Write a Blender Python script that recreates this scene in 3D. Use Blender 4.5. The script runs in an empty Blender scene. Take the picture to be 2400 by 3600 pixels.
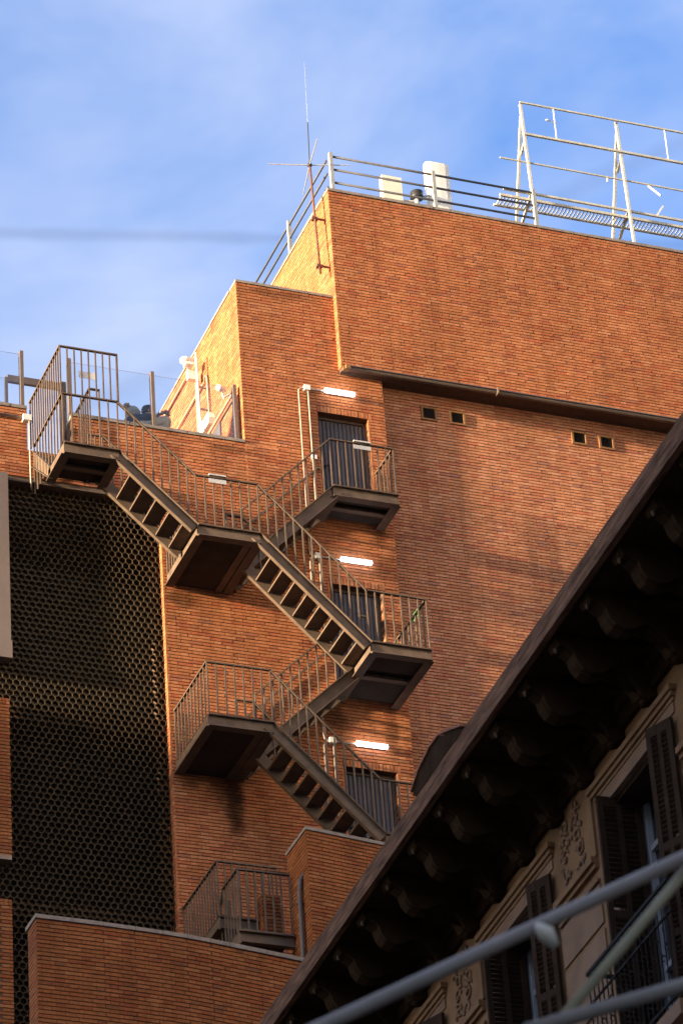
import bpy, bmesh, math, random
from mathutils import Vector, Matrix
R = math.radians
scene = bpy.context.scene
C = scene.collection
random.seed(7)

# ------------------------------------------------------------------ camera
yaw, pitch, roll = R(22.6754), R(32.9032), R(-4.2491)
fwd = Vector((math.sin(yaw)*math.cos(pitch), math.cos(yaw)*math.cos(pitch), math.sin(pitch)))
rgt = Vector((math.cos(yaw), -math.sin(yaw), 0)); up = rgt.cross(fwd)
r2 = rgt*math.cos(roll) + up*math.sin(roll); u2 = -rgt*math.sin(roll) + up*math.cos(roll)
cam_d = bpy.data.cameras.new('camera'); cam = bpy.data.objects.new('camera', cam_d); C.objects.link(cam)
m = Matrix((r2, u2, -fwd)).transposed().to_4x4(); cam.matrix_world = m
cam_d.sensor_fit = 'HORIZONTAL'; cam_d.sensor_width = 24.0; cam_d.lens = 14057.4/2400*24
cam_d.clip_start = 0.5; cam_d.clip_end = 5000
cam_d.dof.use_dof = True; cam_d.dof.focus_distance = 63.0; cam_d.dof.aperture_fstop = 5.0
scene.camera = cam

# ------------------------------------------------------------------ sky and sun
SUN_EL, SUN_BETA = R(5.5), R(6.6)          # low sun from the left, grazing the brick front
S = Vector((-math.cos(SUN_EL)*math.cos(SUN_BETA), -math.cos(SUN_EL)*math.sin(SUN_BETA), math.sin(SUN_EL)))
CLOUD = (1.18, 1.26, 1.52, 1)
world = bpy.data.worlds.new('World'); scene.world = world; world.use_nodes = True
nt = world.node_tree; nt.nodes.clear(); N = nt.nodes.new; LK = nt.links.new
out = N('ShaderNodeOutputWorld'); bg = N('ShaderNodeBackground'); sky = N('ShaderNodeTexSky')
sky.sky_type = 'NISHITA'; sky.sun_disc = False; sky.sun_elevation = SUN_EL
sky.sun_rotation = math.atan2(S.x, S.y); sky.air_density = 1.0; sky.dust_density = 2.5; sky.ozone_density = 2.5
tc = N('ShaderNodeTexCoord'); mp = N('ShaderNodeMapping'); mp.inputs['Scale'].default_value = (1.0, 1.0, 2.2)
mp.inputs['Location'].default_value = (7.7, 2.1, 4.4); mp.inputs['Rotation'].default_value = (0.3, 0.5, 0.9)
nz = N('ShaderNodeTexNoise'); nz.inputs['Scale'].default_value = 7.0; nz.inputs['Detail'].default_value = 5
nz.inputs['Roughness'].default_value = 0.55; nz.inputs['Distortion'].default_value = 0.25
rp = N('ShaderNodeValToRGB'); rp.color_ramp.elements[0].position = 0.28; rp.color_ramp.elements[1].position = 0.75
rp.color_ramp.elements[0].color = (0, 0, 0, 1); rp.color_ramp.elements[1].color = (0.78, 0.78, 0.78, 1)
mx = N('ShaderNodeMixRGB'); mx.inputs['Color2'].default_value = CLOUD
hsv = N('ShaderNodeHueSaturation'); hsv.inputs['Saturation'].default_value = 1.13; hsv.inputs['Hue'].default_value = 0.517
def wmath(op, a, b=None):
    q = N('ShaderNodeMath'); q.operation = op
    for i_, v_ in enumerate((a, b)):
        if v_ is None: continue
        if isinstance(v_, (int, float)): q.inputs[i_].default_value = v_
        else: LK(v_, q.inputs[i_])
    return q.outputs[0]
LK(tc.outputs['Generated'], mp.inputs['Vector']); LK(mp.outputs['Vector'], nz.inputs['Vector'])
LK(nz.outputs['Fac'], rp.inputs['Fac']); LK(rp.outputs['Color'], mx.inputs['Fac'])
LK(sky.outputs['Color'], hsv.inputs['Color']); LK(hsv.outputs['Color'], mx.inputs['Color1'])
# two thin vapour-trail shadows across the high cloud
nz2 = N('ShaderNodeTexNoise'); nz2.inputs['Scale'].default_value = 60; nz2.inputs['Detail'].default_value = 3; LK(tc.outputs['Generated'], nz2.inputs['Vector'])
shade = None
for nv_, wd_, st_ in (((0.14662, 0.58567, -0.79718), 0.0024, 0.15), ((0.522, 0.3815, -0.7628), 0.0040, 0.09)):
    dn = N('ShaderNodeVectorMath'); dn.operation = 'DOT_PRODUCT'; LK(tc.outputs['Generated'], dn.inputs[0]); dn.inputs[1].default_value = nv_
    ab = wmath('ABSOLUTE', dn.outputs['Value']); ab = wmath('ADD', ab, wmath('MULTIPLY', wmath('SUBTRACT', nz2.outputs['Fac'], 0.5), wd_*0.8))
    k_ = N('ShaderNodeMapRange'); k_.interpolation_type = 'SMOOTHSTEP'; k_.inputs['From Min'].default_value = 0; k_.inputs['From Max'].default_value = wd_
    k_.inputs['To Min'].default_value = 1-st_; k_.inputs['To Max'].default_value = 1.0; LK(ab, k_.inputs['Value'])
    shade = k_.outputs[0] if shade is None else wmath('MULTIPLY', shade, k_.outputs[0])
vms = N('ShaderNodeVectorMath'); vms.operation = 'SCALE'; LK(mx.outputs['Color'], vms.inputs[0]); LK(shade, vms.inputs['Scale'])
LK(vms.outputs[0], bg.inputs['Color'])
LK(bg.outputs['Background'], out.inputs['Surface']); bg.inputs['Strength'].default_value = 0.15
sun_d = bpy.data.lights.new('sun', 'SUN'); sun = bpy.data.objects.new('sun', sun_d); C.objects.link(sun)
sun_d.energy = 4.2; sun_d.angle = R(2.0); sun_d.color = (1.0, 0.80, 0.52)
sun.rotation_euler = S.to_track_quat('Z', 'Y').to_euler(); sun.location = (-30, 30, 70)
vs = scene.view_settings; vs.view_transform = 'Standard'; vs.look = 'None'; vs.exposure = 2.35; vs.gamma = 1.0; vs.use_curve_mapping = False

# ------------------------------------------------------------------ materials
def new_mat(name):
    mt = bpy.data.materials.new(name); mt.use_nodes = True
    return mt, mt.node_tree, mt.node_tree.nodes['Principled BSDF']
def mottled(name, col, col2=None, rough=0.7, scale=6.0, metallic=0.0, bump=0.0, bscale=60.0, streak=None, spec=0.3):
    mt, t, b = new_mat(name); n = t.nodes.new; l = t.links.new
    col2 = col2 or tuple(c*0.72 for c in col)
    g = n('ShaderNodeNewGeometry'); src = g.outputs['Position']
    if streak:
        mpg = n('ShaderNodeMapping'); mpg.inputs['Scale'].default_value = streak; l(src, mpg.inputs['Vector']); src = mpg.outputs['Vector']
    z = n('ShaderNodeTexNoise'); z.inputs['Scale'].default_value = scale; z.inputs['Detail'].default_value = 5; z.inputs['Roughness'].default_value = 0.62
    l(src, z.inputs['Vector'])
    r = n('ShaderNodeValToRGB'); r.color_ramp.elements[0].position = 0.33; r.color_ramp.elements[1].position = 0.68
    r.color_ramp.elements[0].color = (*col2, 1); r.color_ramp.elements[1].color = (*col, 1)
    l(z.outputs['Fac'], r.inputs['Fac']); l(r.outputs['Color'], b.inputs['Base Color'])
    b.inputs['Roughness'].default_value = rough; b.inputs['Metallic'].default_value = metallic; b.inputs['Specular IOR Level'].default_value = spec
    if bump:
        z2 = n('ShaderNodeTexNoise'); z2.inputs['Scale'].default_value = bscale; z2.inputs['Detail'].default_value = 4; l(g.outputs['Position'], z2.inputs['Vector'])
        bp = n('ShaderNodeBump'); bp.inputs['Strength'].default_value = bump; bp.inputs['Distance'].default_value = 0.01
        l(z2.outputs['Fac'], bp.inputs['Height']); l(bp.outputs['Normal'], b.inputs['Normal'])
    return mt
# soot stains and white repair patches on the stair wall: (x, z, half width, half height, strength)
STAINS = [(19.05, 29.85, 0.20, 0.85, 0.85), (18.9, 30.0, 0.34, 0.4, 0.55), (20.80, 31.62, 0.32, 0.26, 0.6), (21.80, 35.15, 0.22, 0.22, 0.6), (21.76, 31.5, 0.16, 0.45, 0.5),
          (18.35, 33.42, 0.34, 0.20, 0.55), (18.3, 30.12, 0.3, 0.2, 0.4), (19.3, 36.45, 0.5, 0.10, 0.35), (20.3, 39.8, 0.9, 0.10, 0.4), (22.1, 34.9, 0.15, 0.3, 0.25)]
def brick_mat(name, stops, stain=False, lum=1.0):
    mt, t, b = new_mat(name); n = t.nodes.new; l = t.links.new
    g = n('ShaderNodeNewGeometry'); oi = n('ShaderNodeObjectInfo')
    a = n('ShaderNodeMath'); a.operation = 'ADD'; l(g.outputs['Random Per Island'], a.inputs[0]); l(oi.outputs['Random'], a.inputs[1])
    f = n('ShaderNodeMath'); f.operation = 'FRACT'; l(a.outputs[0], f.inputs[0])
    r = n('ShaderNodeValToRGB'); cr = r.color_ramp
    while len(cr.elements) < len(stops): cr.elements.new(0.5)
    for e, (p, c) in zip(cr.elements, stops): e.position = p; e.color = (*[x*lum for x in c], 1)
    l(f.outputs[0], r.inputs['Fac'])
    # broad tone drift over the wall and mottling inside each brick
    z = n('ShaderNodeTexNoise'); z.inputs['Scale'].default_value = 0.9; z.inputs['Detail'].default_value = 4; l(g.outputs['Position'], z.inputs['Vector'])
    mr = n('ShaderNodeMapRange'); mr.inputs['From Min'].default_value = 0.3; mr.inputs['From Max'].default_value = 0.7; mr.inputs['To Min'].default_value = 0.86; mr.inputs['To Max'].default_value = 1.12; l(z.outputs['Fac'], mr.inputs['Value'])
    z2 = n('ShaderNodeTexNoise'); z2.inputs['Scale'].default_value = 22; z2.inputs['Detail'].default_value = 5; l(g.outputs['Position'], z2.inputs['Vector'])
    mr2 = n('ShaderNodeMapRange'); mr2.inputs['From Min'].default_value = 0.3; mr2.inputs['From Max'].default_value = 0.7; mr2.inputs['To Min'].default_value = 0.82; mr2.inputs['To Max'].default_value = 1.12; l(z2.outputs['Fac'], mr2.inputs['Value'])
    mm = n('ShaderNodeMath'); mm.operation = 'MULTIPLY'; l(mr.outputs[0], mm.inputs[0]); l(mr2.outputs[0], mm.inputs[1])
    mps = n('ShaderNodeMapping'); mps.inputs['Scale'].default_value = (3.0, 3.0, 0.35); l(g.outputs['Position'], mps.inputs['Vector'])
    z4 = n('ShaderNodeTexNoise'); z4.inputs['Scale'].default_value = 1.6; z4.inputs['Detail'].default_value = 6; l(mps.outputs['Vector'], z4.inputs['Vector'])
    mr4 = n('ShaderNodeMapRange'); mr4.inputs['From Min'].default_value = 0.3; mr4.inputs['From Max'].default_value = 0.62; mr4.inputs['To Min'].default_value = 0.84; mr4.inputs['To Max'].default_value = 1.04; l(z4.outputs['Fac'], mr4.inputs['Value'])
    mm4 = n('ShaderNodeMath'); mm4.operation = 'MULTIPLY'; l(mm.outputs[0], mm4.inputs[0]); l(mr4.outputs[0], mm4.inputs[1])
    fac = mm4.outputs[0]
    if stain:
        sep = n('ShaderNodeSeparateXYZ'); l(g.outputs['Position'], sep.inputs[0])
        zs = n('ShaderNodeTexNoise'); zs.inputs['Scale'].default_value = 4; zs.inputs['Detail'].default_value = 5; l(g.outputs['Position'], zs.inputs['Vector'])
        for (sx, sz, hw, hh, st) in STAINS:
            def mth(op, x, y=None):
                q = n('ShaderNodeMath'); q.operation = op
                for i, v in enumerate((x, y)):
                    if v is None: continue
                    if isinstance(v, (int, float)): q.inputs[i].default_value = v
                    else: l(v, q.inputs[i])
                return q.outputs[0]
            dx = mth('DIVIDE', mth('SUBTRACT', sep.outputs[0], sx), hw); dz = mth('DIVIDE', mth('SUBTRACT', sep.outputs[2], sz), hh)
            d2 = mth('ADD', mth('ADD', mth('MULTIPLY', dx, dx), mth('MULTIPLY', dz, dz)), mth('MULTIPLY', zs.outputs['Fac'], 1.3))
            k = n('ShaderNodeMapRange'); k.interpolation_type = 'SMOOTHSTEP'
            k.inputs['From Min'].default_value = 0.55; k.inputs['From Max'].default_value = 1.75; k.inputs['To Min'].default_value = 1 - st; k.inputs['To Max'].default_value = 1.0
            l(d2, k.inputs['Value']); fac = mth('MULTIPLY', fac, k.outputs[0])
    vm = n('ShaderNodeVectorMath'); vm.operation = 'SCALE'; l(r.outputs['Color'], vm.inputs[0]); l(fac, vm.inputs['Scale'])
    l(vm.outputs[0], b.inputs['Base Color']); b.inputs['Roughness'].default_value = 0.88; b.inputs['Specular IOR Level'].default_value = 0.15
    bp = n('ShaderNodeBump'); bp.inputs['Strength'].default_value = 0.35; bp.inputs['Distance'].default_value = 0.004
    z3 = n('ShaderNodeTexNoise'); z3.inputs['Scale'].default_value = 90; z3.inputs['Detail'].default_value = 3; l(g.outputs['Position'], z3.inputs['Vector'])
    l(z3.outputs['Fac'], bp.inputs['Height']); l(bp.outputs['Normal'], b.inputs['Normal'])
    return mt
BR = [(0.0, (0.43, 0.15, 0.064)), (0.2, (0.40, 0.138, 0.058)), (0.42, (0.475, 0.175, 0.077)), (0.60, (0.435, 0.155, 0.066)), (0.76, (0.51, 0.205, 0.098)), (0.86, (0.43, 0.122, 0.054)), (0.95, (0.36, 0.112, 0.055)), (1.0, (0.33, 0.13, 0.075))]
M = {}
M['brick'] = brick_mat('brick_clay', [(p, (c[0]*0.98, c[1]*1.00, c[2]*1.00)) for p, c in BR], stain=True)
M['brick_pink'] = brick_mat('brick_clay_pinkish', [(p, (c[0]*1.06, c[1]*1.24, c[2]*1.50)) for p, c in BR])
M['brick_low'] = brick_mat('brick_clay_darker', [(p, (c[0]*0.62, c[1]*0.61, c[2]*0.52)) for p, c in BR])  # same clay stops scaled darker, for low walls and piers
M['brick_pale'] = brick_mat('brick_clay_patched', [(0, (0.55, 0.5, 0.45)), (1, (0.62, 0.56, 0.5))])
M['mortar'] = mottled('raked_mortar', (0.115, 0.07, 0.05), (0.08, 0.05, 0.037), 0.95, 9, spec=0.05)
M['coping'] = mottled('grey_coping_stone', (0.31, 0.26, 0.23), (0.20, 0.165, 0.145), 0.9, 7, bump=0.12, spec=0.1)
M['steel'] = mottled('brown_painted_steel', (0.15, 0.104, 0.078), (0.092, 0.064, 0.05), 0.6, 5, bump=0.15, bscale=40, spec=0.15)
M['steel_rust'] = mottled('weathered_steel', (0.15, 0.095, 0.065), (0.06, 0.042, 0.034), 0.7, 7, bump=0.3, spec=0.15)
M['steel_dark'] = mottled('dark_steel_plate', (0.024, 0.02, 0.019), (0.016, 0.0135, 0.013), 0.8, 6, spec=0.08)  # landing plates, darker than the beam paint
M['steel_under'] = mottled('dark_underside_paint', (0.06, 0.045, 0.038), (0.04, 0.03, 0.026), 0.85, 3, spec=0.05)  # plates under the landings, darker than the beam paint
M['door'] = mottled('slate_blue_door_paint', (0.10, 0.09, 0.106), (0.073, 0.066, 0.078), 0.55, 3, spec=0.15)
M['dark'] = mottled('dark_interior', (0.016, 0.015, 0.014), (0.01, 0.01, 0.009), 0.9, 2)
M['hex'] = mottled('dark_ceramic_cell', (0.095, 0.064, 0.038), (0.052, 0.035, 0.021), 0.7, 8, spec=0.15)
M['galv'] = mottled('galvanised_steel', (0.46, 0.46, 0.47), (0.36, 0.36, 0.37), 0.45, 12, metallic=0.25, spec=0.5)
M['railpaint'] = mottled('grey_rail_paint', (0.10, 0.10, 0.12), (0.075, 0.075, 0.09), 0.5, 12, spec=0.2)
M['postpaint'] = mottled('grey_post_paint', (0.34, 0.34, 0.34), (0.28, 0.28, 0.28), 0.55, 12)
M['cream'] = mottled('cream_enamel', (0.80, 0.76, 0.62), (0.70, 0.66, 0.53), 0.4, 5, spec=0.4)
M['white'] = mottled('white_plastic', (0.78, 0.77, 0.74), (0.68, 0.67, 0.64), 0.4, 5)
M['signframe'] = mottled('cream_painted_frame', (0.64, 0.61, 0.52), (0.46, 0.43, 0.36), 0.6, 9)
M['bronze'] = mottled('bronze_anodised', (0.17, 0.12, 0.09), (0.13, 0.095, 0.072), 0.4, 5, metallic=0.3, spec=0.5)
M['pvc'] = mottled('painted_conduit', (0.40, 0.33, 0.27), (0.31, 0.25, 0.21), 0.6, 9)
M['pinkpipe'] = mottled('brick_toned_pipe', (0.50, 0.26, 0.17), (0.42, 0.21, 0.13), 0.55, 9)
M['rustpipe'] = mottled('rusty_mast', (0.16, 0.07, 0.045), (0.09, 0.045, 0.032), 0.8, 14)
M['paper'] = mottled('white_paper', (0.50, 0.49, 0.50), (0.42, 0.41, 0.42), 0.8, 5)
M['green'] = mottled('green_sign', (0.08, 0.42, 0.16), (0.06, 0.34, 0.13), 0.6, 5)
M['gutter'] = mottled('dark_brown_gutter', (0.075, 0.05, 0.038), (0.12, 0.085, 0.065), 0.35, 16, spec=0.6, streak=(1, 1, 8))
M['ventwood'] = mottled('tan_vent_frame', (0.25, 0.12, 0.05), (0.18, 0.085, 0.036), 0.8, 14)
M['black'] = mottled('black_plastic', (0.03, 0.03, 0.033), (0.02, 0.02, 0.022), 0.5, 5)
M['drain'] = mottled('brown_drainpipe', (0.14, 0.10, 0.09), (0.10, 0.075, 0.065), 0.5, 8)
M['stucco'] = mottled('ochre_stucco', (0.25, 0.14, 0.07), (0.175, 0.094, 0.048), 0.92, 2.2, bump=0.25)
M['stucco_pink'] = mottled('faded_pink_stucco', (0.255, 0.155, 0.10), (0.19, 0.115, 0.075), 0.92, 2.5, bump=0.2)
M['wood'] = mottled('weathered_fascia_wood', (0.235, 0.125, 0.078), (0.06, 0.032, 0.021), 0.9, 4.5, bump=0.6, bscale=30, streak=(4, 0.5, 5), spec=0.05)
M['eave'] = mottled('dark_stained_eave', (0.052, 0.03, 0.018), (0.027, 0.016, 0.0095), 0.95, 3, bump=0.3, spec=0.02)
M['shutter'] = mottled('brown_shutter_paint', (0.052, 0.031, 0.021), (0.034, 0.02, 0.014), 0.8, 5, spec=0.05)
M['frame_blue'] = mottled('blue_white_window_frame', (0.36, 0.38, 0.44), (0.29, 0.31, 0.36), 0.5, 5)
M['iron'] = mottled('black_iron', (0.02, 0.017, 0.015), (0.014, 0.012, 0.011), 0.7, 9, spec=0.08)
M['knob'] = mottled('pale_glint_wood', (0.13, 0.085, 0.055), (0.06, 0.04, 0.028), 0.8, 20)  # paler than the eave, puts the tip glints into the colour
M['rooftile'] = mottled('clay_roof_tile', (0.33, 0.13, 0.075), (0.2, 0.085, 0.055), 0.85, 6)
M['tube'] = mottled('scaffold_tube_steel', (0.31, 0.275, 0.25), (0.25, 0.22, 0.2), 0.6, 5, spec=0.2)
M['tube_y'] = mottled('yellowed_tube_steel', (0.40, 0.36, 0.24), (0.32, 0.29, 0.19), 0.5, 5)
M['clamp'] = mottled('pale_clamp', (0.72, 0.66, 0.55), (0.6, 0.54, 0.44), 0.6, 9)
M['panel'] = mottled('bronze_cladding_sheet', (0.20, 0.145, 0.115), (0.17, 0.125, 0.10), 0.4, 1.5, metallic=0.3, spec=0.5)
M['asphalt'] = mottled('asphalt', (0.055, 0.055, 0.056), (0.04, 0.04, 0.041), 0.9, 3, bump=0.4)
M['pave'] = mottled('pavement_stone', (0.30, 0.29, 0.27), (0.22, 0.21, 0.2), 0.9, 3)
M['plaster'] = mottled('street_plaster', (0.60, 0.52, 0.41), (0.50, 0.43, 0.34), 0.9, 1)
M['skin'] = mottled('skin', (0.52, 0.30, 0.21), (0.46, 0.26, 0.18), 0.6, 9)
M['hair'] = mottled('black_hair', (0.02, 0.016, 0.014), (0.012, 0.01, 0.009), 0.5, 40)
M['navy'] = mottled('navy_wool', (0.035, 0.042, 0.065), (0.025, 0.03, 0.048), 0.9, 20)
M['parka'] = mottled('stone_parka_cloth', (0.46, 0.43, 0.37), (0.36, 0.33, 0.28), 0.85, 10)
M['beanie'] = mottled('grey_knit', (0.30, 0.31, 0.31), (0.2, 0.21, 0.21), 0.95, 40)
M['fur'] = mottled('tan_fur', (0.32, 0.23, 0.16), (0.2, 0.14, 0.1), 0.95, 50)
M['jeans'] = mottled('dark_jeans', (0.04, 0.05, 0.08), (0.03, 0.036, 0.06), 0.9, 20)
def emit(name, col, st):
    mt, t, b = new_mat(name); b.inputs['Base Color'].default_value = (0.8, 0.8, 0.8, 1)
    b.inputs['Emission Color'].default_value = (*col, 1); b.inputs['Emission Strength'].default_value = st; return mt
M['lamp'] = emit('fluorescent_glow', (0.92, 0.95, 1.0), 2.6)
def glass(name, col, alpha_rough=0.02):
    mt, t, b = new_mat(name); n = t.nodes.new; l = t.links.new
    tr = n('ShaderNodeBsdfTransparent'); gl = n('ShaderNodeBsdfGlossy'); mxs = n('ShaderNodeMixShader'); fr = n('ShaderNodeFresnel'); fr.inputs['IOR'].default_value = 1.35
    tr.inputs['Color'].default_value = (*col, 1); gl.inputs['Roughness'].default_value = alpha_rough
    l(fr.outputs[0], mxs.inputs[0]); l(tr.outputs[0], mxs.inputs[1]); l(gl.outputs[0], mxs.inputs[2]); l(mxs.outputs[0], t.nodes['Material Output'].inputs['Surface']); return mt
M['glass'] = glass('clear_balustrade_glass', (0.95, 0.97, 0.985))
mt, t, b = new_mat('dark_window_glass'); b.inputs['Base Color'].default_value = (0.02, 0.022, 0.026, 1); b.inputs['Roughness'].default_value = 0.08; b.inputs['Specular IOR Level'].default_value = 0.6; M['winglass'] = mt
mt, t, b = new_mat('frosted_sticker'); b.inputs['Base Color'].default_value = (0.55, 0.53, 0.52, 1); M['sticker'] = mt

# ------------------------------------------------------------------ object helpers
ROOT = {}
def setp(o, label=None, cat=None, group=None, kind=None, category=None):
    cat = cat or category
    for k, v in (('label', label), ('category', cat), ('group', group), ('kind', kind)):
        if v: o[k] = v
    return o
def thing(name, loc, label, cat, group=None):
    o = bpy.data.objects.new(name, None); C.objects.link(o); o.location = loc; o.empty_display_size = 0.2
    setp(o, label, cat, group); ROOT[o.name] = Vector(loc); return o
class MB:
    def __init__(s): s.v = []; s.f = []
    def quadbox(s, c8):
        i = len(s.v); s.v += [tuple(p) for p in c8]
        s.f += [tuple(i+k for k in q) for q in ((0, 3, 2, 1), (4, 5, 6, 7), (0, 1, 5, 4), (1, 2, 6, 5), (2, 3, 7, 6), (3, 0, 4, 7))]; return s
    def box(s, x0, x1, y0, y1, z0, z1):
        return s.quadbox([(x0, y0, z0), (x1, y0, z0), (x1, y1, z0), (x0, y1, z0), (x0, y0, z1), (x1, y0, z1), (x1, y1, z1), (x0, y1, z1)])
    def bar(s, p, q, w, h, upv=(0, 0, 1)):
        p, q = Vector(p), Vector(q); d = (q-p).normalized(); upv = Vector(upv)
        if abs(d.dot(upv)) > 0.98: upv = Vector((0, 1, 0))
        a = d.cross(upv).normalized(); b_ = a.cross(d).normalized(); a *= w/2; b_ *= h/2
        return s.quadbox([p-a-b_, p+a-b_, p+a+b_, p-a+b_, q-a-b_, q+a-b_, q+a+b_, q-a+b_])
    def tube(s, pts, r, n=8, cap=True):
        pts = [Vector(p) for p in pts]; rs = r if isinstance(r, (list, tuple)) else [r]*len(pts); base = len(s.v); prev = None
        for k, p in enumerate(pts):
            d = (pts[min(k+1, len(pts)-1)]-pts[max(k-1, 0)]).normalized()
            if prev is None: a = d.cross(Vector((0, 0, 1)) if abs(d.z) < 0.9 else Vector((0, 1, 0))).normalized()
            else: a = (prev - d*prev.dot(d)).normalized()
            prev = a; b_ = d.cross(a)
            for j in range(n):
                t = 2*math.pi*j/n; s.v.append(tuple(p + (a*math.cos(t)+b_*math.sin(t))*rs[k]))
        for k in range(len(pts)-1):
            for j in range(n):
                s.f.append((base+k*n+j, base+k*n+(j+1) % n, base+(k+1)*n+(j+1) % n, base+(k+1)*n+j))
        if cap: s.f.append(tuple(base+j for j in range(n))[::-1]); s.f.append(tuple(base+(len(pts)-1)*n+j for j in range(n)))
        return s
    def prism(s, poly, f0, f1):            # poly of 2-D points, f0/f1 map (a,b) to 3-D at both ends
        i = len(s.v); n = len(poly); s.v += [tuple(f0(*p)) for p in poly]+[tuple(f1(*p)) for p in poly]
        s.f.append(tuple(range(i, i+n))); s.f.append(tuple(range(i+2*n-1, i+n-1, -1)))
        for k in range(n): s.f.append((i+k, i+n+k, i+n+(k+1) % n, i+(k+1) % n)); 
        return s
    def ball(s, c, rx, ry, rz, nu=12, nv=8, fn=None):
        i = len(s.v)
        for a in range(nv+1):
            th = math.pi*a/nv
            for k in range(nu):
                ph = 2*math.pi*k/nu; d = Vector((math.sin(th)*math.cos(ph), math.sin(th)*math.sin(ph), math.cos(th))); g = fn(d) if fn else 1
                s.v.append((c[0]+d.x*rx*g, c[1]+d.y*ry*g, c[2]+d.z*rz*g))
        for a in range(nv):
            for k in range(nu): s.f.append((i+a*nu+k, i+(a+1)*nu+k, i+(a+1)*nu+(k+1) % nu, i+a*nu+(k+1) % nu))
        return s
    def build(s, name, mat, parent=None, smooth=False, fix=False, **kw):
        off = Vector((0, 0, 0))
        if parent is not None: off = ROOT[parent.name]
        me = bpy.data.meshes.new(name); me.from_pydata([(v[0]-off.x, v[1]-off.y, v[2]-off.z) for v in s.v], [], s.f)
        if fix:
            bm = bmesh.new(); bm.from_mesh(me); bmesh.ops.recalc_face_normals(bm, faces=bm.faces); bm.to_mesh(me); bm.free()
        me.materials.append(M[mat]); me.update()
        if smooth:
            for p in me.polygons: p.use_smooth = True
        o = bpy.data.objects.new(name, me); C.objects.link(o)
        if parent is not None: o.parent = parent
        ROOT[o.name] = off; setp(o, **kw); return o
SH = {}
def inst(name, key, maker, mat, pos, parent, rot=None):       # small alike pieces that share one mesh
    if key not in SH:
        mb = maker(); me = bpy.data.meshes.new(name); me.from_pydata(mb.v, [], mb.f); me.materials.append(M[mat]); SH[key] = me
    o = bpy.data.objects.new(name, SH[key]); C.objects.link(o); o.parent = parent
    o.location = Vector(pos)-ROOT[parent.name]
    if rot: o.rotation_euler = rot
    return o

# ---- brickwork: Flemish bond, 24 x 11.5 x 5 cm bricks, 1 cm raked joints
PER, CH = 0.375, 0.06
def lay(o, u, W, z0, z1, holes=(), phase=0.0, depth=0.03, rnd=None, course0=0):
    """bricks on the vertical plane through o along u (unit, horizontal); outward normal n = u x z.  Returns 8-corner boxes."""
    rnd = rnd or random.Random(int(o[0]*1000+o[1]*77+z0*13)); o = Vector((o[0], o[1], 0)); u = Vector((u[0], u[1], 0)).normalized(); n = u.cross(Vector((0, 0, 1)))
    res = []; k = 0; nc = int(round((z1-z0)/CH))
    for k in range(nc):
        v0 = z1-(k+1)*CH+0.007; v1 = v0+0.046
        x = -PER*2+phase+(0 if (k+course0) % 2 == 0 else -PER/2)
        while x < W:
            for (a, bb) in ((x, x+0.2435), (x+0.2495, x+0.3695)):
                segs = [(max(a, 0.0), min(bb, W))]
                for (h0, h1, g0, g1) in holes:
                    if min(v1, g1)-max(v0, g0) > 0.02:
                        ns = []
                        for (p, q) in segs:
                            if q <= h0 or p >= h1: ns.append((p, q)); continue
                            if p < h0: ns.append((p, h0-0.002))
                            if q > h1: ns.append((h1+0.002, q))
                        segs = ns
                for (p, q) in segs:
                    if q-p > 0.018:
                        j = rnd.gauss(0, 0.0010); dz = rnd.uniform(-0.0012, 0.0012)
                        res.append((o+u*p, u, n, q-p, v0+dz, v1+dz, j, depth))
            x += PER
    return res
def brick_corners(bk):
    p, u, n, L, v0, v1, j, d = bk
    a = p+n*j; q = p-n*d
    return [Vector((*(a.xy), v0)), Vector((*((a+u*L).xy), v0)), Vector((*((q+u*L).xy), v0)), Vector((*(q.xy), v0)), Vector((*(a.xy), v1)), Vector((*((a+u*L).xy), v1)), Vector((*((q+u*L).xy), v1)), Vector((*(q.xy), v1))]
def emit_field(bks, name, mat, parent):
    mb = MB()
    for bk in bks:
        c = brick_corners(bk); i = len(mb.v); mb.v += [tuple(p) for p in c]
        mb.f += [tuple(i+k for k in q) for q in ((0, 3, 2, 1), (4, 5, 6, 7), (0, 1, 5, 4), (1, 2, 6, 5), (3, 0, 4, 7))]
    return mb.build(name, mat, parent, kind='stuff')
def emit_single(bks, mat, parent):
    for bk in bks:
        p, u, n, L, v0, v1, j, d = bk; ang = math.atan2(u.y, u.x); key = ('brick', mat, round(L, 3), round(d, 3))
        def mk(L=round(L, 3), d=d):
            mb = MB(); i = 0; mb.v = [(0, 0, 0), (L, 0, 0), (L, d, 0), (0, d, 0), (0, 0, .046), (L, 0, .046), (L, d, .046), (0, d, .046)]
            mb.f = [(0, 3, 2, 1), (4, 5, 6, 7), (0, 1, 5, 4), (1, 2, 6, 5), (3, 0, 4, 7)]; return mb
        a = p+n*j
        inst('brick', key, mk, mat, (a.x, a.y, v0), parent, (0, 0, ang))
def rect_minus(x0, x1, z0, z1, holes):
    xs = sorted({x0, x1, *[min(max(h, x0), x1) for q in holes for h in q[:2]]}); res = []
    for a, b in zip(xs[:-1], xs[1:]):
        if b-a < 1e-6: continue
        m_ = (a+b)/2; zz = [(z0, z1)]
        for (h0, h1, g0, g1) in holes:
            if h0 <= m_ <= h1:
                nz_ = []
                for (p, q) in zz:
                    if g1 <= p or g0 >= q: nz_.append((p, q)); continue
                    if p < g0: nz_.append((p, g0))
                    if q > g1: nz_.append((g1, q))
                zz = nz_
        res += [(a, b, p, q) for (p, q) in zz if q-p > 1e-6]
    return res

GZ = -1.6                                    # street level (the camera is at eye height, z = 0)
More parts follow.
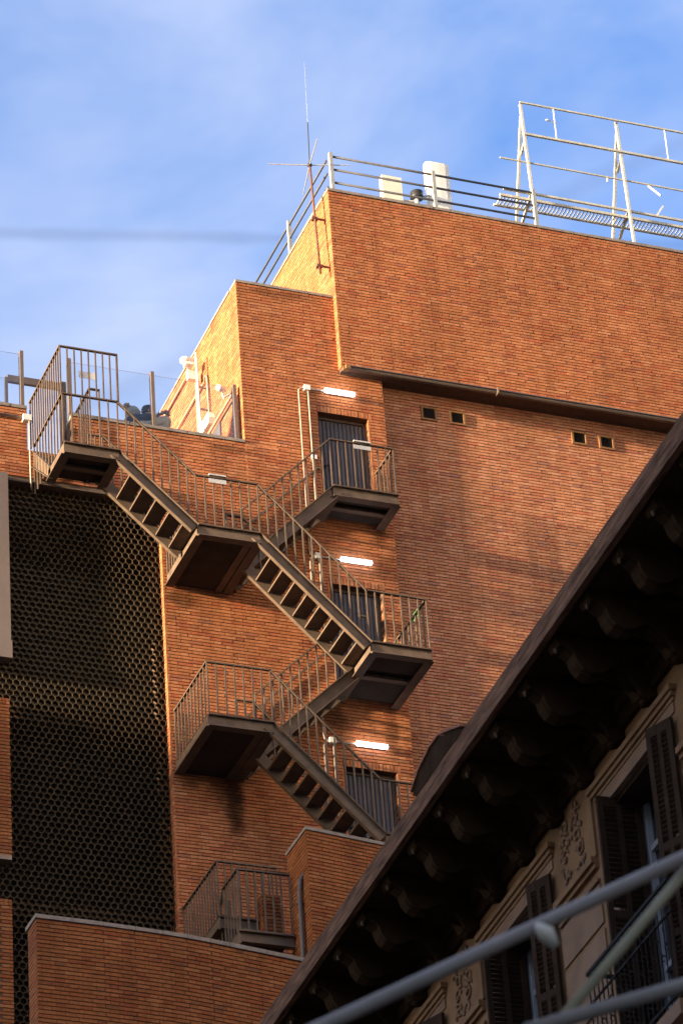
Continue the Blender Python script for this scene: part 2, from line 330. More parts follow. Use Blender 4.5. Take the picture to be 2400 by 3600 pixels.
# ================================================================== ground
MB().box(-400, 400, -300, 600, GZ-0.5, GZ).build('ground', 'asphalt', kind='structure')
MB().box(9.5, 13.6, -60, 44, GZ+0.004, GZ+0.14).build('pavement', 'pave', kind='structure')
MB().box(-26.9, -23.0, -60, 60, GZ+0.004, GZ+0.14).build('pavement', 'pave', kind='structure')

# ================================================================== brick building with the fire escape
W, T, RR = 50.7, 50.565, 50.875
XL, XS, XB, XT, XE = 18.035, 22.09, 19.57, 21.318, 29.6
bb = thing('brick_building', (22, 52, GZ), 'orange brick building with roof tower, stair block and three grey metal doors', 'building')
DOORS = [(20.884, 21.784, 35.50, 37.50), (20.884, 21.784, 32.11, 34.13), (20.90, 21.80, 28.71, 30.74)]
bricks = []
TOPW = 39.91; PAR = 36.63
hs = [(a-XL, b_-XL, c, d+0.125) for a, b_, c, d in DOORS]
hs = [(a-0.004 if True else a, b_+0.045, c, d) for a, b_, c, d in hs]
holes_real = [(a-XL, b_-XL, c, d) for a, b_, c, d in DOORS]
sold = [(a-XL-0.01, b_-XL+0.045, d, d+0.125) for a, b_, c, d in DOORS]
ux = (1, 0)
# stair wall below parapet level, then the stair block above it
bricks += lay((XL, W), ux, XS-XL, 25.0, PAR, holes_real+sold)
bricks += lay((XB, W), ux, XS-XB, PAR, TOPW, [(a-XB, b_-XB, c, d) for a, b_, c, d in DOORS]+[(a-XB-0.01, b_-XB+0.045, d, d+0.125) for a, b_, c, d in DOORS]+[(XT-XB, 9, 38.36, 50)], course0=1)
# parapet strip above the honeycomb screen, with the gap for the roof stair
bricks += lay((13.6, W), ux, XL-13.6, 35.31, PAR, [(15.85-13.6, 16.60-13.6, 35.85, 40)])
# tower front, tower side, recessed wall to the right, block side
bricks += lay((XT, T), ux, XE-XT, 38.39, 42.11)
bricks += lay((XT, W+4.6), (0, -1), 4.6+W-T, 39.9, 42.11, course0=1)
bricks += lay((XT, W), (0, -1), W-T, 38.39, 39.9)
bricks += lay((XS, RR), ux, XE-XS, 27.9, 38.34, [(22.834-XS, 23.13-XS, 37.80, 38.075), (23.351-XS, 23.648-XS, 37.80, 38.075), (25.60-XS, 25.885-XS, 37.79, 38.07), (26.11-XS, 26.40-XS, 37.785, 38.065)])
bricks += lay((XB, W+6.0), (0, -1), 6.0, 35.8, TOPW, course0=1)
bricks += lay((XL, W+0.24), (0, -1), 0.24, 25.0, 35.3)
for (a, b_, c, d) in DOORS:                 # right-hand door reveals (they face the sun)
    bricks += lay((b_, W+0.165), (0, -1), 0.165, c, d)
    bricks += lay((a, W), (0, 1), 0.165, c, d)
# soldier courses over the doors
soldier = []
for (a, b_, c, d) in DOORS:
    x = a-0.005
    while x < b_+0.04:
        w_ = 0.052; soldier.append((Vector((x, W, 0)), Vector((1, 0, 0)), Vector((0, -1, 0)), w_, d+0.004, d+0.119, random.gauss(0.002, 0.0015), 0.03)); x += 0.061
bricks += soldier
zone = [bk for bk in bricks if abs(bk[0].y-W) < 0.01 and bk[1].x > 0.5 and 28.0 < bk[4] < 30.1 and 18.2 < bk[0].x < 19.75 and bk[3] > 0.1]
zone.sort(key=lambda k: k[4]-0.8*k[3]); sel = zone[:300]; ids = {id(k) for k in sel}
emit_single(sel, 'brick', bb); rest = [k for k in bricks if id(k) not in ids]
emit_field([k for k in rest if abs(k[0].y-RR) > 0.01 or k[1].x < 0.5], 'brick_field', 'brick', bb); emit_field([k for k in rest if abs(k[0].y-RR) < 0.01 and k[1].x > 0.5], 'recessed_brick_field', 'brick_pink', bb)
# mortar bodies (14 mm behind the brick faces)
g = 0.014; mb = MB()
for (a, b_, p, q) in rect_minus(XL+g, XS-g, 24.0, PAR, [(x0, x1, z0, z1) for x0, x1, z0, z1 in DOORS]): mb.box(a, b_, W+g, W+0.30, p, q)
for (a, b_, p, q) in rect_minus(XB+g, XS-g, PAR, TOPW-0.003, [(x0, x1, z0, z1) for x0, x1, z0, z1 in DOORS]): mb.box(a, b_, W+g, W+0.30, p, q)
mb.build('stair_wall', 'mortar', bb)
mb = MB()
for (a, b_, p, q) in rect_minus(13.6, XL+g, 35.30, PAR-0.002, [(15.85, 16.60, 35.85, 40)]): mb.box(a, b_, W+g, W+0.28, p, q)
mb.build('parapet_wall', 'mortar', bb)
MB().box(XT+g, XE, T+g, W+4.6, 38.335, 42.108).build('tower_wall', 'mortar', bb)
MB().box(XS-0.02, XE, RR+g, RR+0.5, GZ, 38.335).build('recessed_wall', 'mortar', bb)
MB().box(XB+g, XS-0.02, W+0.302, W+6.0, 33.0, TOPW-0.003).build('stair_block', 'mortar', bb)
MB().box(XL+0.02, XS-0.025, W+0.302, W+6.0, GZ, 32.99).build('stair_core', 'mortar', bb)
MB().box(XL+0.02, XS-0.025, W+g, W+0.301, GZ, 23.99).build('lower_wall', 'brick_low', bb)
MB().box(13.6, XB, W+0.282, W+5.8, 35.45, 35.70).build('terrace_floor', 'pave', bb)
MB().box(XS-0.5, 34, RR+0.51, 62, GZ, 38.2).build('rear_block', 'mortar', bb)
# coping slabs, each its own stone
def coping(x0, x1, y0, y1, z, h, step=0.98, along='x', par=bb):
    a, e = (x0, x1) if along == 'x' else (y0, y1); p = a
    while p < e-0.02:
        q = min(p+step, e); q = e if e-q < 0.25 else q; dz = random.uniform(-0.004, 0.004); mbx = MB()
        if along == 'x': mbx.box(p+0.004, q-0.004, y0+random.uniform(-.004, .004), y1, z, z+h+dz)
        else: mbx.box(x0+random.uniform(-.004, .004), x1, p+0.004, q-0.004, z, z+h+dz)
        mbx.build('coping_slab', 'coping', par); p = q
coping(XT-0.015, XE, T-0.02, T+0.35, 42.112, 0.052)
coping(XT-0.018, XT+0.30, T+0.355, W+4.6, 42.112, 0.05, along='y')
coping(XB-0.012, XT-0.003, W-0.018, W+0.3, TOPW, 0.05)
coping(XB-0.015, XB+0.3, W+0.305, W+6.0, TOPW, 0.05, along='y')
coping(13.6, 15.85, W-0.02, W+0.30, PAR+0.002, 0.06)
coping(16.60, XB-0.006, W-0.02, W+0.30, PAR+0.002, 0.06)
# lintel over the screen, gutter and soffit of the tower
MB().box(13.6, XL-0.004, W+0.02, W+0.26, 35.20, 35.298).box(13.6, XL-0.004, W-0.012, W+0.018, 35.205, 35.232).build('steel_lintel', 'steel', bb)
mb = MB()
prof = [(50.475, 38.395), (50.555, 38.395), (50.555, 38.318), (50.50, 38.318), (50.485, 38.34), (50.49, 38.36), (50.468, 38.375)]
mb.prism(prof, lambda a, z: (21.44, a, z), lambda a, z: (XE, a, z)); mb.build('gutter', 'gutter', bb, fix=True)
MB().box(21.33, 21.43, 50.50, 50.562, 38.31, 38.37).box(21.36, 21.437, 50.45, 50.50, 38.315, 38.385).build('gutter_end', 'ventwood', bb)
for x in (24.1,): MB().box(x, x+0.02, 50.425, 50.558, 38.285, 38.405).build('gutter_strap', 'gutter', bb)
# metal doors
for i, (a, b_, c, d) in enumerate(DOORS):
    dr = MB().box(a+0.002, b_-0.002, W+0.175, W+0.215, c, d-0.002).build('door', 'door', bb)
    MB().box(a+0.002, a+0.045, W+0.14, W+0.174, c, d-0.05).box(b_-0.045, b_-0.002, W+0.14, W+0.174, c, d-0.05).box(a+0.002, b_-0.002, W+0.14, W+0.174, d-0.048, d-0.003).build('door_frame', 'steel', dr)
    n_ = 11; w_ = (b_-a-0.11)/n_
    for k in range(n_):
        def mk(w_=w_, h=d-c-0.09):
            q = MB(); pr = [(0.004, 0), (w_-0.004, 0), (w_-0.016, -0.022), (0.016, -0.022)]
            q.prism(pr, lambda x, y: (x, y, 0), lambda x, y: (x, y, h)); return q
        inst('panel', ('rib', i), mk, 'door', (a+0.055+k*w_, W+0.174, c+0.02), dr)
    MB().box(a+0.09, a+0.13, W+0.10, W+0.155, c+1.0, c+1.04).box(a+0.10, a+0.22, W+0.09, W+0.11, c+1.01, c+1.03).build('handle', 'black', dr)
# wall vents
for (x, z) in ((22.834, 37.80), (23.351, 37.80), (25.60, 37.79), (26.11, 37.785)):
    s_ = 0.288; y0 = RR-0.025
    v = MB().box(x, x+s_, y0, RR+0.03, z, z+0.036).box(x, x+s_, y0, RR+0.03, z+s_-0.05, z+s_-0.014).box(x, x+0.036, y0, RR+0.03, z+0.036, z+s_-0.05).box(x+s_-0.036, x+s_, y0, RR+0.03, z+0.036, z+s_-0.05).build('vent', 'ventwood', bb)
    MB().box(x+0.03, x+s_-0.03, RR+0.02, RR+0.028, z+0.03, z+s_-0.045).build('vent_backing', 'dark', v)
    for k in range(9): inst('slat', 'ventslat', lambda: MB().box(-0.003, 0.003, 0, 0.02, 0, 0.20), 'iron', (x+0.055+k*0.0225, RR-0.008, z+0.036), v)

# ================================================================== honeycomb screen
HW = 0.112; HR = HW*0.866; DEEP = 0.10
def hexcell():
    q = MB(); ro = HW/2/math.cos(R(30)); ri = ro-0.0075
    for rr, y in ((ro-0.0012, 0), (ri, 0.002), (ri, DEEP)):
        for k in range(6): t_ = R(60*k+30); q.v.append((rr*math.cos(t_), y, rr*math.sin(t_)))
    for k in range(6):
        j = (k+1) % 6; q.f.append((k, j, 6+j, 6+k)); q.f.append((6+k, 6+j, 12+j, 12+k))
    return q
hc = thing('honeycomb_screen', (16.8, 50.85, 24), 'tall dark honeycomb screen of hexagon cells beside the stair wall', 'screen')
cells = []; row = 0; z = 35.13
while z > 23.2:
    x = 15.0+(HW/2 if row % 2 else 0)
    while x < XL-0.05:
        cells.append((x, z)); x += HW
    z -= HR; row += 1
vis = [c for c in cells if 27.3 < c[1] < 29.0 and 15.65 < c[0] < 18.0]; vis.sort(key=lambda c: c[1]); one = set(vis[:300])
for c in one: inst('hexagon_cell', 'hexcell', hexcell, 'hex', (c[0], 50.80, c[1]), hc)
mb = MB(); h0 = hexcell()
for c in cells:
    if c in one: continue
    i = len(mb.v); mb.v += [(v[0]+c[0], v[1]+50.80, v[2]+c[1]) for v in h0.v]; mb.f += [tuple(i+k for k in q) for q in h0.f]
mb.build('hexagon_cells', 'hex', hc, kind='stuff')
MB().box(13.6, XL-0.003, 51.45, 51.6, GZ, 35.19).build('void_wall', 'dark', bb)
for z in (34.4, 31.0, 27.6): MB().box(13.6, XL-0.003, 50.98, 51.44, z, z+0.3).build('floor_slab', 'stucco', bb)

# ================================================================== pieces of the neighbouring front at the left edge
pl = MB().box(13.6, 15.478, 50.60, 50.77, 32.16, 35.28).build('cladding_panel', 'panel', label='tall bronze metal cladding panel at the left picture edge', category='panel')
MB().box(13.6, 15.49, 50.58, 50.77, 31.84, 32.155).build('panel_base', 'panel', None); bpy.data.objects['panel_base'].parent = pl
for nm, z0, z1, xr, lab in (('brick_pier', 28.40, 31.15, 15.44, 'narrow orange brick pier below the bronze panel at the left edge'), ('brick_pier', GZ, 27.69, 15.418, 'lowest brick pier at the left edge beside the low brick wall')):
    th = thing(nm, (14.6, 50.7, z0), lab, 'pier', 'brick piers at the left edge')
    lo = max(z0, 24.4)
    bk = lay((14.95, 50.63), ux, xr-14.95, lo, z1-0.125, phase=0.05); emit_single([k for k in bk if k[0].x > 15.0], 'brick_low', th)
    x = xr-0.055
    while x > 14.9:
        emit_single([(Vector((x, 50.63, 0)), Vector((1, 0, 0)), Vector((0, -1, 0)), 0.055, z1-0.12, z1-0.07, 0.003, 0.03), (Vector((x, 50.63, 0)), Vector((1, 0, 0)), Vector((0, -1, 0)), 0.055, z1-0.068, z1-0.018, 0.003, 0.03)], 'brick_low', th); x -= 0.064
    MB().box(13.6, xr-0.006, 50.642, 50.78, z0, z1-0.01).build('pier_core', 'mortar', th)
    if z0 > 0: MB().box(13.6, xr-0.02, 50.60, 50.78, z0-0.075, z0-0.003).build('metal_sill', 'panel', th)

# ================================================================== low free-standing brick wall (gently bowed) and the corner box wall
lw = thing('low_brick_wall', (16, 45.2, GZ), 'bowed low brick wall with grey stone coping in the lower left foreground', 'wall')
PATH = [(14.03, 45.0), (14.95, 45.02), (15.41, 45.045), (15.80, 45.07), (16.16, 45.105), (16.50, 45.155), (16.79, 45.205), (17.35, 45.30), (17.95, 45.41), (19.2, 45.62)]
LZ = 24.36; allb = []; acc = 0.0; mb = MB()
for p, q in zip(PATH[:-1], PATH[1:]):
    p3, q3 = Vector((*p, 0)), Vector((*q, 0)); d = q3-p3; L = d.length; u_ = d/L; n_ = u_.cross(Vector((0, 0, 1)))
    allb += lay(p, (u_.x, u_.y), L, 21.9, LZ, phase=-(acc % PER), rnd=random.Random(int(acc*100)))
    acc += L; b0, b1 = p3-n_*0.39, q3-n_*0.39; f0, f1 = p3-n_*g, q3-n_*g
    if p == PATH[0]: f0 = f0+u_*g; b0 = b0+u_*g
    mb.quadbox([(f0.x, f0.y, GZ), (f1.x, f1.y, GZ), (b1.x, b1.y, GZ), (b0.x, b0.y, GZ), (f0.x, f0.y, LZ-.002), (f1.x, f1.y, LZ-.002), (b1.x, b1.y, LZ-.002), (b0.x, b0.y, LZ-.002)])
mb.build('wall_core', 'mortar', lw)
allb += lay((14.03, 45.39), (0, -1), 0.39, 21.9, LZ, course0=1)
vis = [k for k in allb if k[0].x < 17.9 and k[4] > 22.6]; vis.sort(key=lambda k: -k[3]); sel = vis[:300]; ids = {id(k) for k in sel}
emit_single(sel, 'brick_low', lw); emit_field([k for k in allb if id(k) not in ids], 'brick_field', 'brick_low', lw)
for p, q in zip(PATH[:-1], PATH[1:]):
    p3, q3 = Vector((*p, 0)), Vector((*q, 0)); u_ = (q3-p3).normalized(); n_ = u_.cross(Vector((0, 0, 1))); pa, qa = p3+u_*0.003, q3-u_*0.003
    if p == PATH[0]: pa = pa-u_*0.02
    f0, f1, b0, b1 = pa+n_*0.025, qa+n_*0.025, pa-n_*0.41, qa-n_*0.41; dz = random.uniform(-.004, .004)
    MB().quadbox([(f0.x, f0.y, LZ+.003), (f1.x, f1.y, LZ+.003), (b1.x, b1.y, LZ+.003), (b0.x, b0.y, LZ+.003), (f0.x, f0.y, LZ+.06+dz), (f1.x, f1.y, LZ+.06+dz), (b1.x, b1.y, LZ+.06), (b0.x, b0.y, LZ+.06)]).build('coping_slab', 'coping', lw)
bx = thing('corner_brick_wall', (19.6, 48.3, GZ), 'brick corner wall with grey coping below the lowest stair flight', 'wall')
BZ = 27.82; bu = Vector((1.28, 0.19, 0)).normalized()
bl = lay((19.04, 47.8), (bu.x, bu.y), 2.6, 24.9, BZ) + lay((19.04, 48.63), (0, -1), 0.83, 24.9, BZ, course0=1)
vis = [k for k in bl if k[0].x < 20.4]; vis.sort(key=lambda k: -k[4]); sel = vis[:300]; ids = {id(k) for k in sel}
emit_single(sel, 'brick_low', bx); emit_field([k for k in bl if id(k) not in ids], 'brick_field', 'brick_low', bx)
p0 = Vector((19.04+g, 47.8+g+0.003, 0)); p1 = p0+bu*2.6; p2 = Vector((p1.x-0.02, 48.63, 0)); p3 = Vector((19.04+g, 48.63, 0))
MB().quadbox([(p.x, p.y, GZ) for p in (p0, p1, p2, p3)]+[(p.x, p.y, BZ-.002) for p in (p0, p1, p2, p3)]).build('wall_core', 'mortar', bx)
for k in range(3):
    a = Vector((19.02, 47.775, 0))+bu*(0.87*k+0.004); e = Vector((19.02, 47.775, 0))+bu*(0.87*(k+1)-0.004)
    MB().quadbox([(a.x, a.y, BZ+.002), (e.x, e.y, BZ+.002), (e.x, 48.64, BZ+.002), (a.x, 48.64, BZ+.002), (a.x, a.y, BZ+.055), (e.x, e.y, BZ+.055), (e.x, 48.64, BZ+.055), (a.x, 48.64, BZ+.055)]).build('coping_slab', 'coping', bx)
dp = MB().tube([(19.10, 48.06, 27.30), (19.0, 48.06, 27.12), (18.985, 48.08, 26.9), (18.985, 48.10, 24.5), (18.985, 48.1, GZ)], 0.035, 10).build('drainpipe', 'drain', smooth=True, label='brown drainpipe running down the corner brick wall', category='pipe')
for z in (26.75, 25.4): MB().tube([(18.985, 48.10, z), (18.985, 48.10, z+0.04)], 0.043, 10).build('pipe_collar', 'drain', dp)
# small brick pier and stair parapet seen through the lowest railing
sp = thing('stair_parapet', (18.9, 49.4, 24), 'small brick stair parapet behind the lowest balcony railing', 'wall')
bl = lay((18.745, 49.0), ux, 0.30, 24.6, 27.36) + lay((18.745, 50.66), (0, -1), 1.66, 24.6, 26.9, course0=1) + lay((18.745, 49.3), (0, -1), 0.3, 26.9, 27.36)
emit_single(bl[:300], 'brick_low', sp); emit_field(bl[300:], 'brick_field', 'brick_low', sp)
MB().box(18.745+g, 19.04, 49.0+g, 49.3, 24.0, 27.358).box(18.745+g, 19.04, 49.301, 50.66, 24.0, 26.898).build('wall_core', 'mortar', sp)

# ================================================================== fire escape
fe = thing('fire_escape', (19.9, 49.9, 26), 'brown steel zigzag fire escape stair with railings on the brick wall', 'staircase')
def landing(x0, x1, y0, y1, zt, cross=None):
    h = 0.21
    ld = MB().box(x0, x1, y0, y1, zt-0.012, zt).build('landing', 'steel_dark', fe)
    m_ = MB()                                   # channel beams: web + flanges, seen from below
    m_.box(x0, x1, y0, y0+0.012, zt-h, zt-0.013).box(x0, x1, y0-0.045, y0-0.001, zt-h, zt-h+0.014).box(x0, x1, y0+0.013, y0+0.10, zt-h, zt-h+0.014).build('front_beam', 'steel', ld)
    MB().box(x0, x1, y0-0.05, y0-0.001, zt-0.028, zt-0.002).build('edge_strip', 'steel_rust', ld)
    for xa, s_ in ((x0, 1), (x1, -1)):
        a, b_ = (xa, xa+0.012) if s_ > 0 else (xa-0.012, xa)
        MB().box(a, b_, y0+0.013, y1, zt-h, zt-0.013).box(min(xa+s_*0.013, xa+s_*0.11), max(xa+s_*0.013, xa+s_*0.11), y0+0.101, y1, zt-h, zt-h+0.014).box(min(xa-s_*0.04, xa-s_*0.001), max(xa-s_*0.04, xa-s_*0.001), y0+0.013, y1, zt-h, zt-h+0.014).build('side_beam', 'steel', ld)
    if cross:
        MB().box(cross-0.06, cross+0.06, y0+0.102, y1, zt-h+0.016, zt-h+0.03).box(cross-0.006, cross+0.006, y0+0.013, y1, zt-h+0.03, zt-0.013).build('cross_beam', 'steel', ld)
    else:
        ym = (y0+y1)/2; MB().box(x0+0.111, x1-0.111, ym-0.05, ym+0.05, zt-h+0.016, zt-h+0.03).box(x0+0.111, x1-0.111, ym-0.006, ym+0.006, zt-h+0.03, zt-0.013).build('cross_beam', 'steel', ld)
    pz_ = zt-h+0.034 if cross else zt-0.115
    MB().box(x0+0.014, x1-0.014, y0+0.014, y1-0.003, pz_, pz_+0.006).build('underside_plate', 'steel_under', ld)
    return ld
def flight(xa, za, xb, zb, y0, y1, n):
    """steps between (xa,za) high and (xb,zb) low"""
    fl = MB(); d = Vector((xb-xa, 0, zb-za)); L = d.length; d.normalize(); up_ = Vector((-d.z, 0, d.x))
    if up_.z < 0: up_ = -up_
    objs = []
    root = None
    for yy, s_ in ((y0, -1), (y1, 1)):
        m_ = MB(); p = Vector((xa, yy, za))-d*0.02; q = Vector((xb, yy, zb))+d*0.02; h = 0.20 if s_ < 0 else 0.185
        def plate(w0, w1, t0, t1):
            a0_, a1_ = yy+w0, yy+w1
            return [Vector((pp.x, yv, pp.z))+up_*tt for tt in (t0, t1) for (pp, yv) in ((p, a0_), (q, a0_), (q, a1_), (p, a1_))]
        web = plate(-0.006, 0.006, -h, 0); m_.quadbox(web)
        lo, hi = (-0.062, -0.006) if s_ < 0 else (0.006, 0.062)
        m_.quadbox(plate(lo, hi, -h, -h+0.012)); m_.quadbox(plate(lo, hi, -0.012, 0))
        o = m_.build('stringer', 'steel', fe if root is None else root, fix=True)
        if root is None: root = o
    sx = 1 if xb > xa else -1
    for k in range(1, n):
        x = xa+(xb-xa)*k/n; z = za+(zb-za)*k/n; w_ = abs(xb-xa)/n
        t_ = MB().box(-0.5*w_-0.01, 0.5*w_+0.02, 0.012, y1-y0-0.012, -0.03, 0) if False else None
        def mk(w_=w_, wy=y1-y0, sx=sx):
            q = MB(); a, b_ = sorted((-sx*0.02, sx*(w_+0.02))); q.box(a, b_, 0.012, wy-0.012, -0.012, 0)
            a, b_ = sorted((-sx*0.02, -sx*0.028)); q.box(a, b_, 0.012, wy-0.012, -0.034, 0)
            a, b_ = sorted((sx*(w_+0.02), sx*(w_+0.028))); q.box(a, b_, 0.012, wy-0.012, -0.03, 0)
            a, b_ = sorted((-sx*0.019, sx*0.02)); q.box(a, b_, 0.012, wy-0.012, -0.034, -0.028); return q
        inst('tread', ('tread', round(w_, 4), round(y1-y0, 3), sx), mk, 'steel', (x, y0, z-0.185), root)
    return root
def railing(path, h=0.92, sp=0.147, drop=0.0, ends=(True, True), bot=None, r=0.011):
    """path: 3-D points at foot of the balusters; handrail at +h"""
    pts = [Vector(p) for p in path]; hr = MB()
    for p, q in zip(pts[:-1], pts[1:]):
        d = (q-p).normalized(); hr.bar(p+Vector((0, 0, h))-d*0.012, q+Vector((0, 0, h))+d*0.012, 0.045, 0.022)
    ro = hr.build('handrail', 'steel', fe)
    first = True
    for p, q in zip(pts[:-1], pts[1:]):
        L = (q-p).length; hor = Vector((q.x-p.x, q.y-p.y, 0)).length; n = max(1, int(round(hor/sp)))
        for k in range(0 if first else 1, n+1):
            c = p+(q-p)*(k/n)
            inst('baluster', ('bal', round(h+drop, 3), r), lambda: MB().box(-r, r, -r, r, -drop, h-0.008), 'steel', c, ro)
        first = False
    return ro
F0, F1, FB = 49.15, 49.90, 50.685
# landings
landing(15.95, 16.85, F0, 49.98, 35.00)
landing(18.10, 19.13, F0, FB, 33.83, cross=18.95)
landing(20.74, 21.87, 49.92, FB, 35.50)
landing(20.87, 21.88, F0, FB, 32.11)
landing(18.11, 19.15, F0, FB, 30.41, cross=18.97)
landing(20.87, 21.88, F0, FB, 28.71)
landing(18.13, 18.72, F0, FB, 26.98)
# flights
flight(16.85, 35.00, 18.10, 33.83, F0+0.02, F1, 6)
flight(19.13, 33.83, 20.87, 32.11, F0+0.02, F1, 9)
flight(20.74, 35.50, 19.13, 33.83, 49.96, FB-0.05, 9)
flight(20.87, 32.11, 19.15, 30.41, 49.96, FB-0.05, 9)
flight(19.15, 30.41, 20.87, 28.71, F0+0.02, F1, 9)
# short stair from the top landing up through the parapet gap
m_ = MB()
for xx in (15.95, 16.56):
    for (t0, t1) in ((-0.30, -0.012),):
        m_.quadbox([(xx, 49.86, 35.0-0.21), (xx+0.012, 49.86, 35.0-0.21), (xx+0.012, 50.70, 35.53), (xx, 50.70, 35.53), (xx, 49.86, 35.0), (xx+0.012, 49.86, 35.0), (xx+0.012, 50.70, 35.83), (xx, 50.70, 35.83)])
    m_.quadbox([(xx-0.05, 49.86, 35.0-0.222), (xx+0.05, 49.86, 35.0-0.222), (xx+0.05, 50.70, 35.518), (xx-0.05, 50.70, 35.518), (xx-0.05, 49.86, 35.0-0.211), (xx+0.05, 49.86, 35.0-0.211), (xx+0.05, 50.70, 35.529), (xx-0.05, 50.70, 35.529)])
    m_.quadbox([(xx-0.03, 49.86, 35.0), (xx+0.03, 49.86, 35.0), (xx+0.03, 50.70, 35.83), (xx-0.03, 50.70, 35.83), (xx-0.03, 49.86, 35.012), (xx+0.03, 49.86, 35.012), (xx+0.03, 50.70, 35.842), (xx-0.03, 50.70, 35.842)])
st = m_.build('stringer', 'steel', fe)
for k in range(1, 5): inst('tread', 'topstep', lambda: MB().box(0.013, 0.609, 0, 0.24, -0.012, 0).box(0.013, 0.609, 0, 0.01, -0.05, -0.013), 'steel', (15.95, 49.86+k*0.168, 35.0+k*0.166-0.03), st)
def hh(p, q, n): return [Vector(p)+(Vector(q)-Vector(p))*k/n for k in range(n+1)]
# railings: front line A - flight - B - flight - D2
railing([(15.95, FB, 35.0), (15.95, F0, 35.0), (16.85, F0, 35.0), (18.10, F0, 33.83), (19.13, F0, 33.83), (20.85, F0, 32.13), (21.86, F0, 32.11), (21.86, FB, 32.11)])
railing([(15.93, FB+0.1, 35.93), (15.93, F0, 35.93), (16.87, F0, 35.93)], h=0.90, sp=0.118)
MB().bar((16.87, F0, 35.92), (16.87, F0, 36.84), 0.03, 0.03).build('end_post', 'steel', fe)
railing([(16.70, 50.75, 35.83), (16.70, 50.05, 35.83), (16.86, 50.05, 35.83)], h=0.92, sp=0.12)
railing([(16.62, 49.95, 35.0), (16.85, 49.93, 35.0), (18.05, 49.93, 33.87)], h=0.78)
MB().bar((18.05, 49.93, 34.65), (18.13, 49.93, 34.63), 0.03, 0.03).bar((18.05, 49.93, 34.4), (18.12, 49.93, 34.62), 0.03, 0.03).build('rail_hook', 'steel', fe)
railing([(18.12, 50.0, 33.83), (18.12, FB, 33.83)], h=0.92, sp=0.12)
railing([(19.13, FB-0.05, 33.83), (19.13, 50.62, 33.83)], h=0.9)
railing([(18.88, 49.99, 33.83), (18.88, 49.93, 33.83), (19.13, 49.93, 33.83), (20.83, 49.93, 32.15)], h=0.80)
railing([(19.16, 49.96, 33.87), (20.74, 49.93, 35.50), (21.85, 49.93, 35.50), (21.85, FB, 35.50)], h=0.91)
MB().bar((19.25, FB-0.02, 34.72), (20.80, FB-0.02, 36.33), 0.03, 0.03).bar((20.80, FB-0.02, 36.33), (20.84, FB-0.02, 36.33), 0.03, 0.03).build('wall_handrail', 'steel', fe)
MB().bar((20.86, F0+0.4, 32.82), (20.98, F0+0.4, 32.82), 0.03, 0.03).build('rail_hook', 'steel', fe)
# lower run
railing([(18.13, FB, 30.41), (18.13, F0, 30.41), (19.15, F0, 30.41), (20.85, F0, 28.72), (21.86, F0, 28.71), (21.86, FB, 28.71)], h=0.92)
railing([(18.88, 49.99, 30.41), (18.88, 49.93, 30.41), (19.15, 49.93, 30.41), (20.83, 49.93, 28.75)], h=0.80)
railing([(19.2, 49.96, 30.46), (20.87, 49.93, 32.11)], h=0.91)
MB().bar((19.25, FB-0.02, 31.32), (20.90, FB-0.02, 32.95), 0.03, 0.03).build('wall_handrail', 'steel', fe)
railing([(18.13, FB, 26.98), (18.13, F0, 26.98), (19.05, F0, 26.98)], h=0.91, sp=0.12)
# ---- lowest balcony platform in front
lb = fe
ld = MB().box(18.19, 19.02, 48.5, 49.1, 26.42, 26.435).build('landing', 'steel_rust', fe)
MB().box(18.19, 19.02, 48.5, 48.515, 26.22, 26.418).box(18.17, 19.02, 48.44, 48.499, 26.40, 26.432).box(18.19, 19.02, 48.42, 48.499, 26.215, 26.23).box(18.19, 18.205, 48.516, 49.1, 26.22, 26.418).build('front_beam', 'steel', ld)
railing([(18.20, 49.42, 26.02), (18.20, 49.12, 26.43), (18.20, 48.5, 26.43), (19.0, 48.5, 26.43)], h=1.0, sp=0.125)
MB().box(18.3, 18.7, 49.3, 49.32, 25.4, 26.9).box(18.30, 18.36, 49.25, 49.3, 25.4, 27.3).build('stair_plate', 'steel', ld)
# papers tied to the rails
for nm, x0, x1, y, z, lab in (('paper_sign', 18.31, 18.60, 49.115, 34.63, 'blank white paper sign taped to the middle landing handrail'), ('paper_sign', 21.145, 21.45, 49.895, 36.28, 'blank white paper sign on the railing before the top door')):
    MB().box(x0, x1, y-0.004, y, z, z+0.075).box(x0+0.008, x1, y-0.016, y+0.035, z+0.148, z+0.162).box(x0+0.008, x1, y-0.018, y-0.014, z+0.135, z+0.149).build(nm, 'paper', label=lab, category='sign', group='white paper signs on the railings')
gs = MB().box(21.885, 21.89, 49.47, 49.75, 32.99, 33.12).build('exit_sign', 'green', label='small green and white sign on the right railing of the second landing', category='sign')
MB().box(21.8901, 21.892, 49.50, 49.58, 33.02, 33.09).box(21.8901, 21.892, 49.62, 49.72, 33.04, 33.07).box(21.883, 21.8849, 49.50, 49.58, 33.02, 33.09).box(21.883, 21.8849, 49.62, 49.72, 33.04, 33.07).build('sign_mark', 'paper', gs)

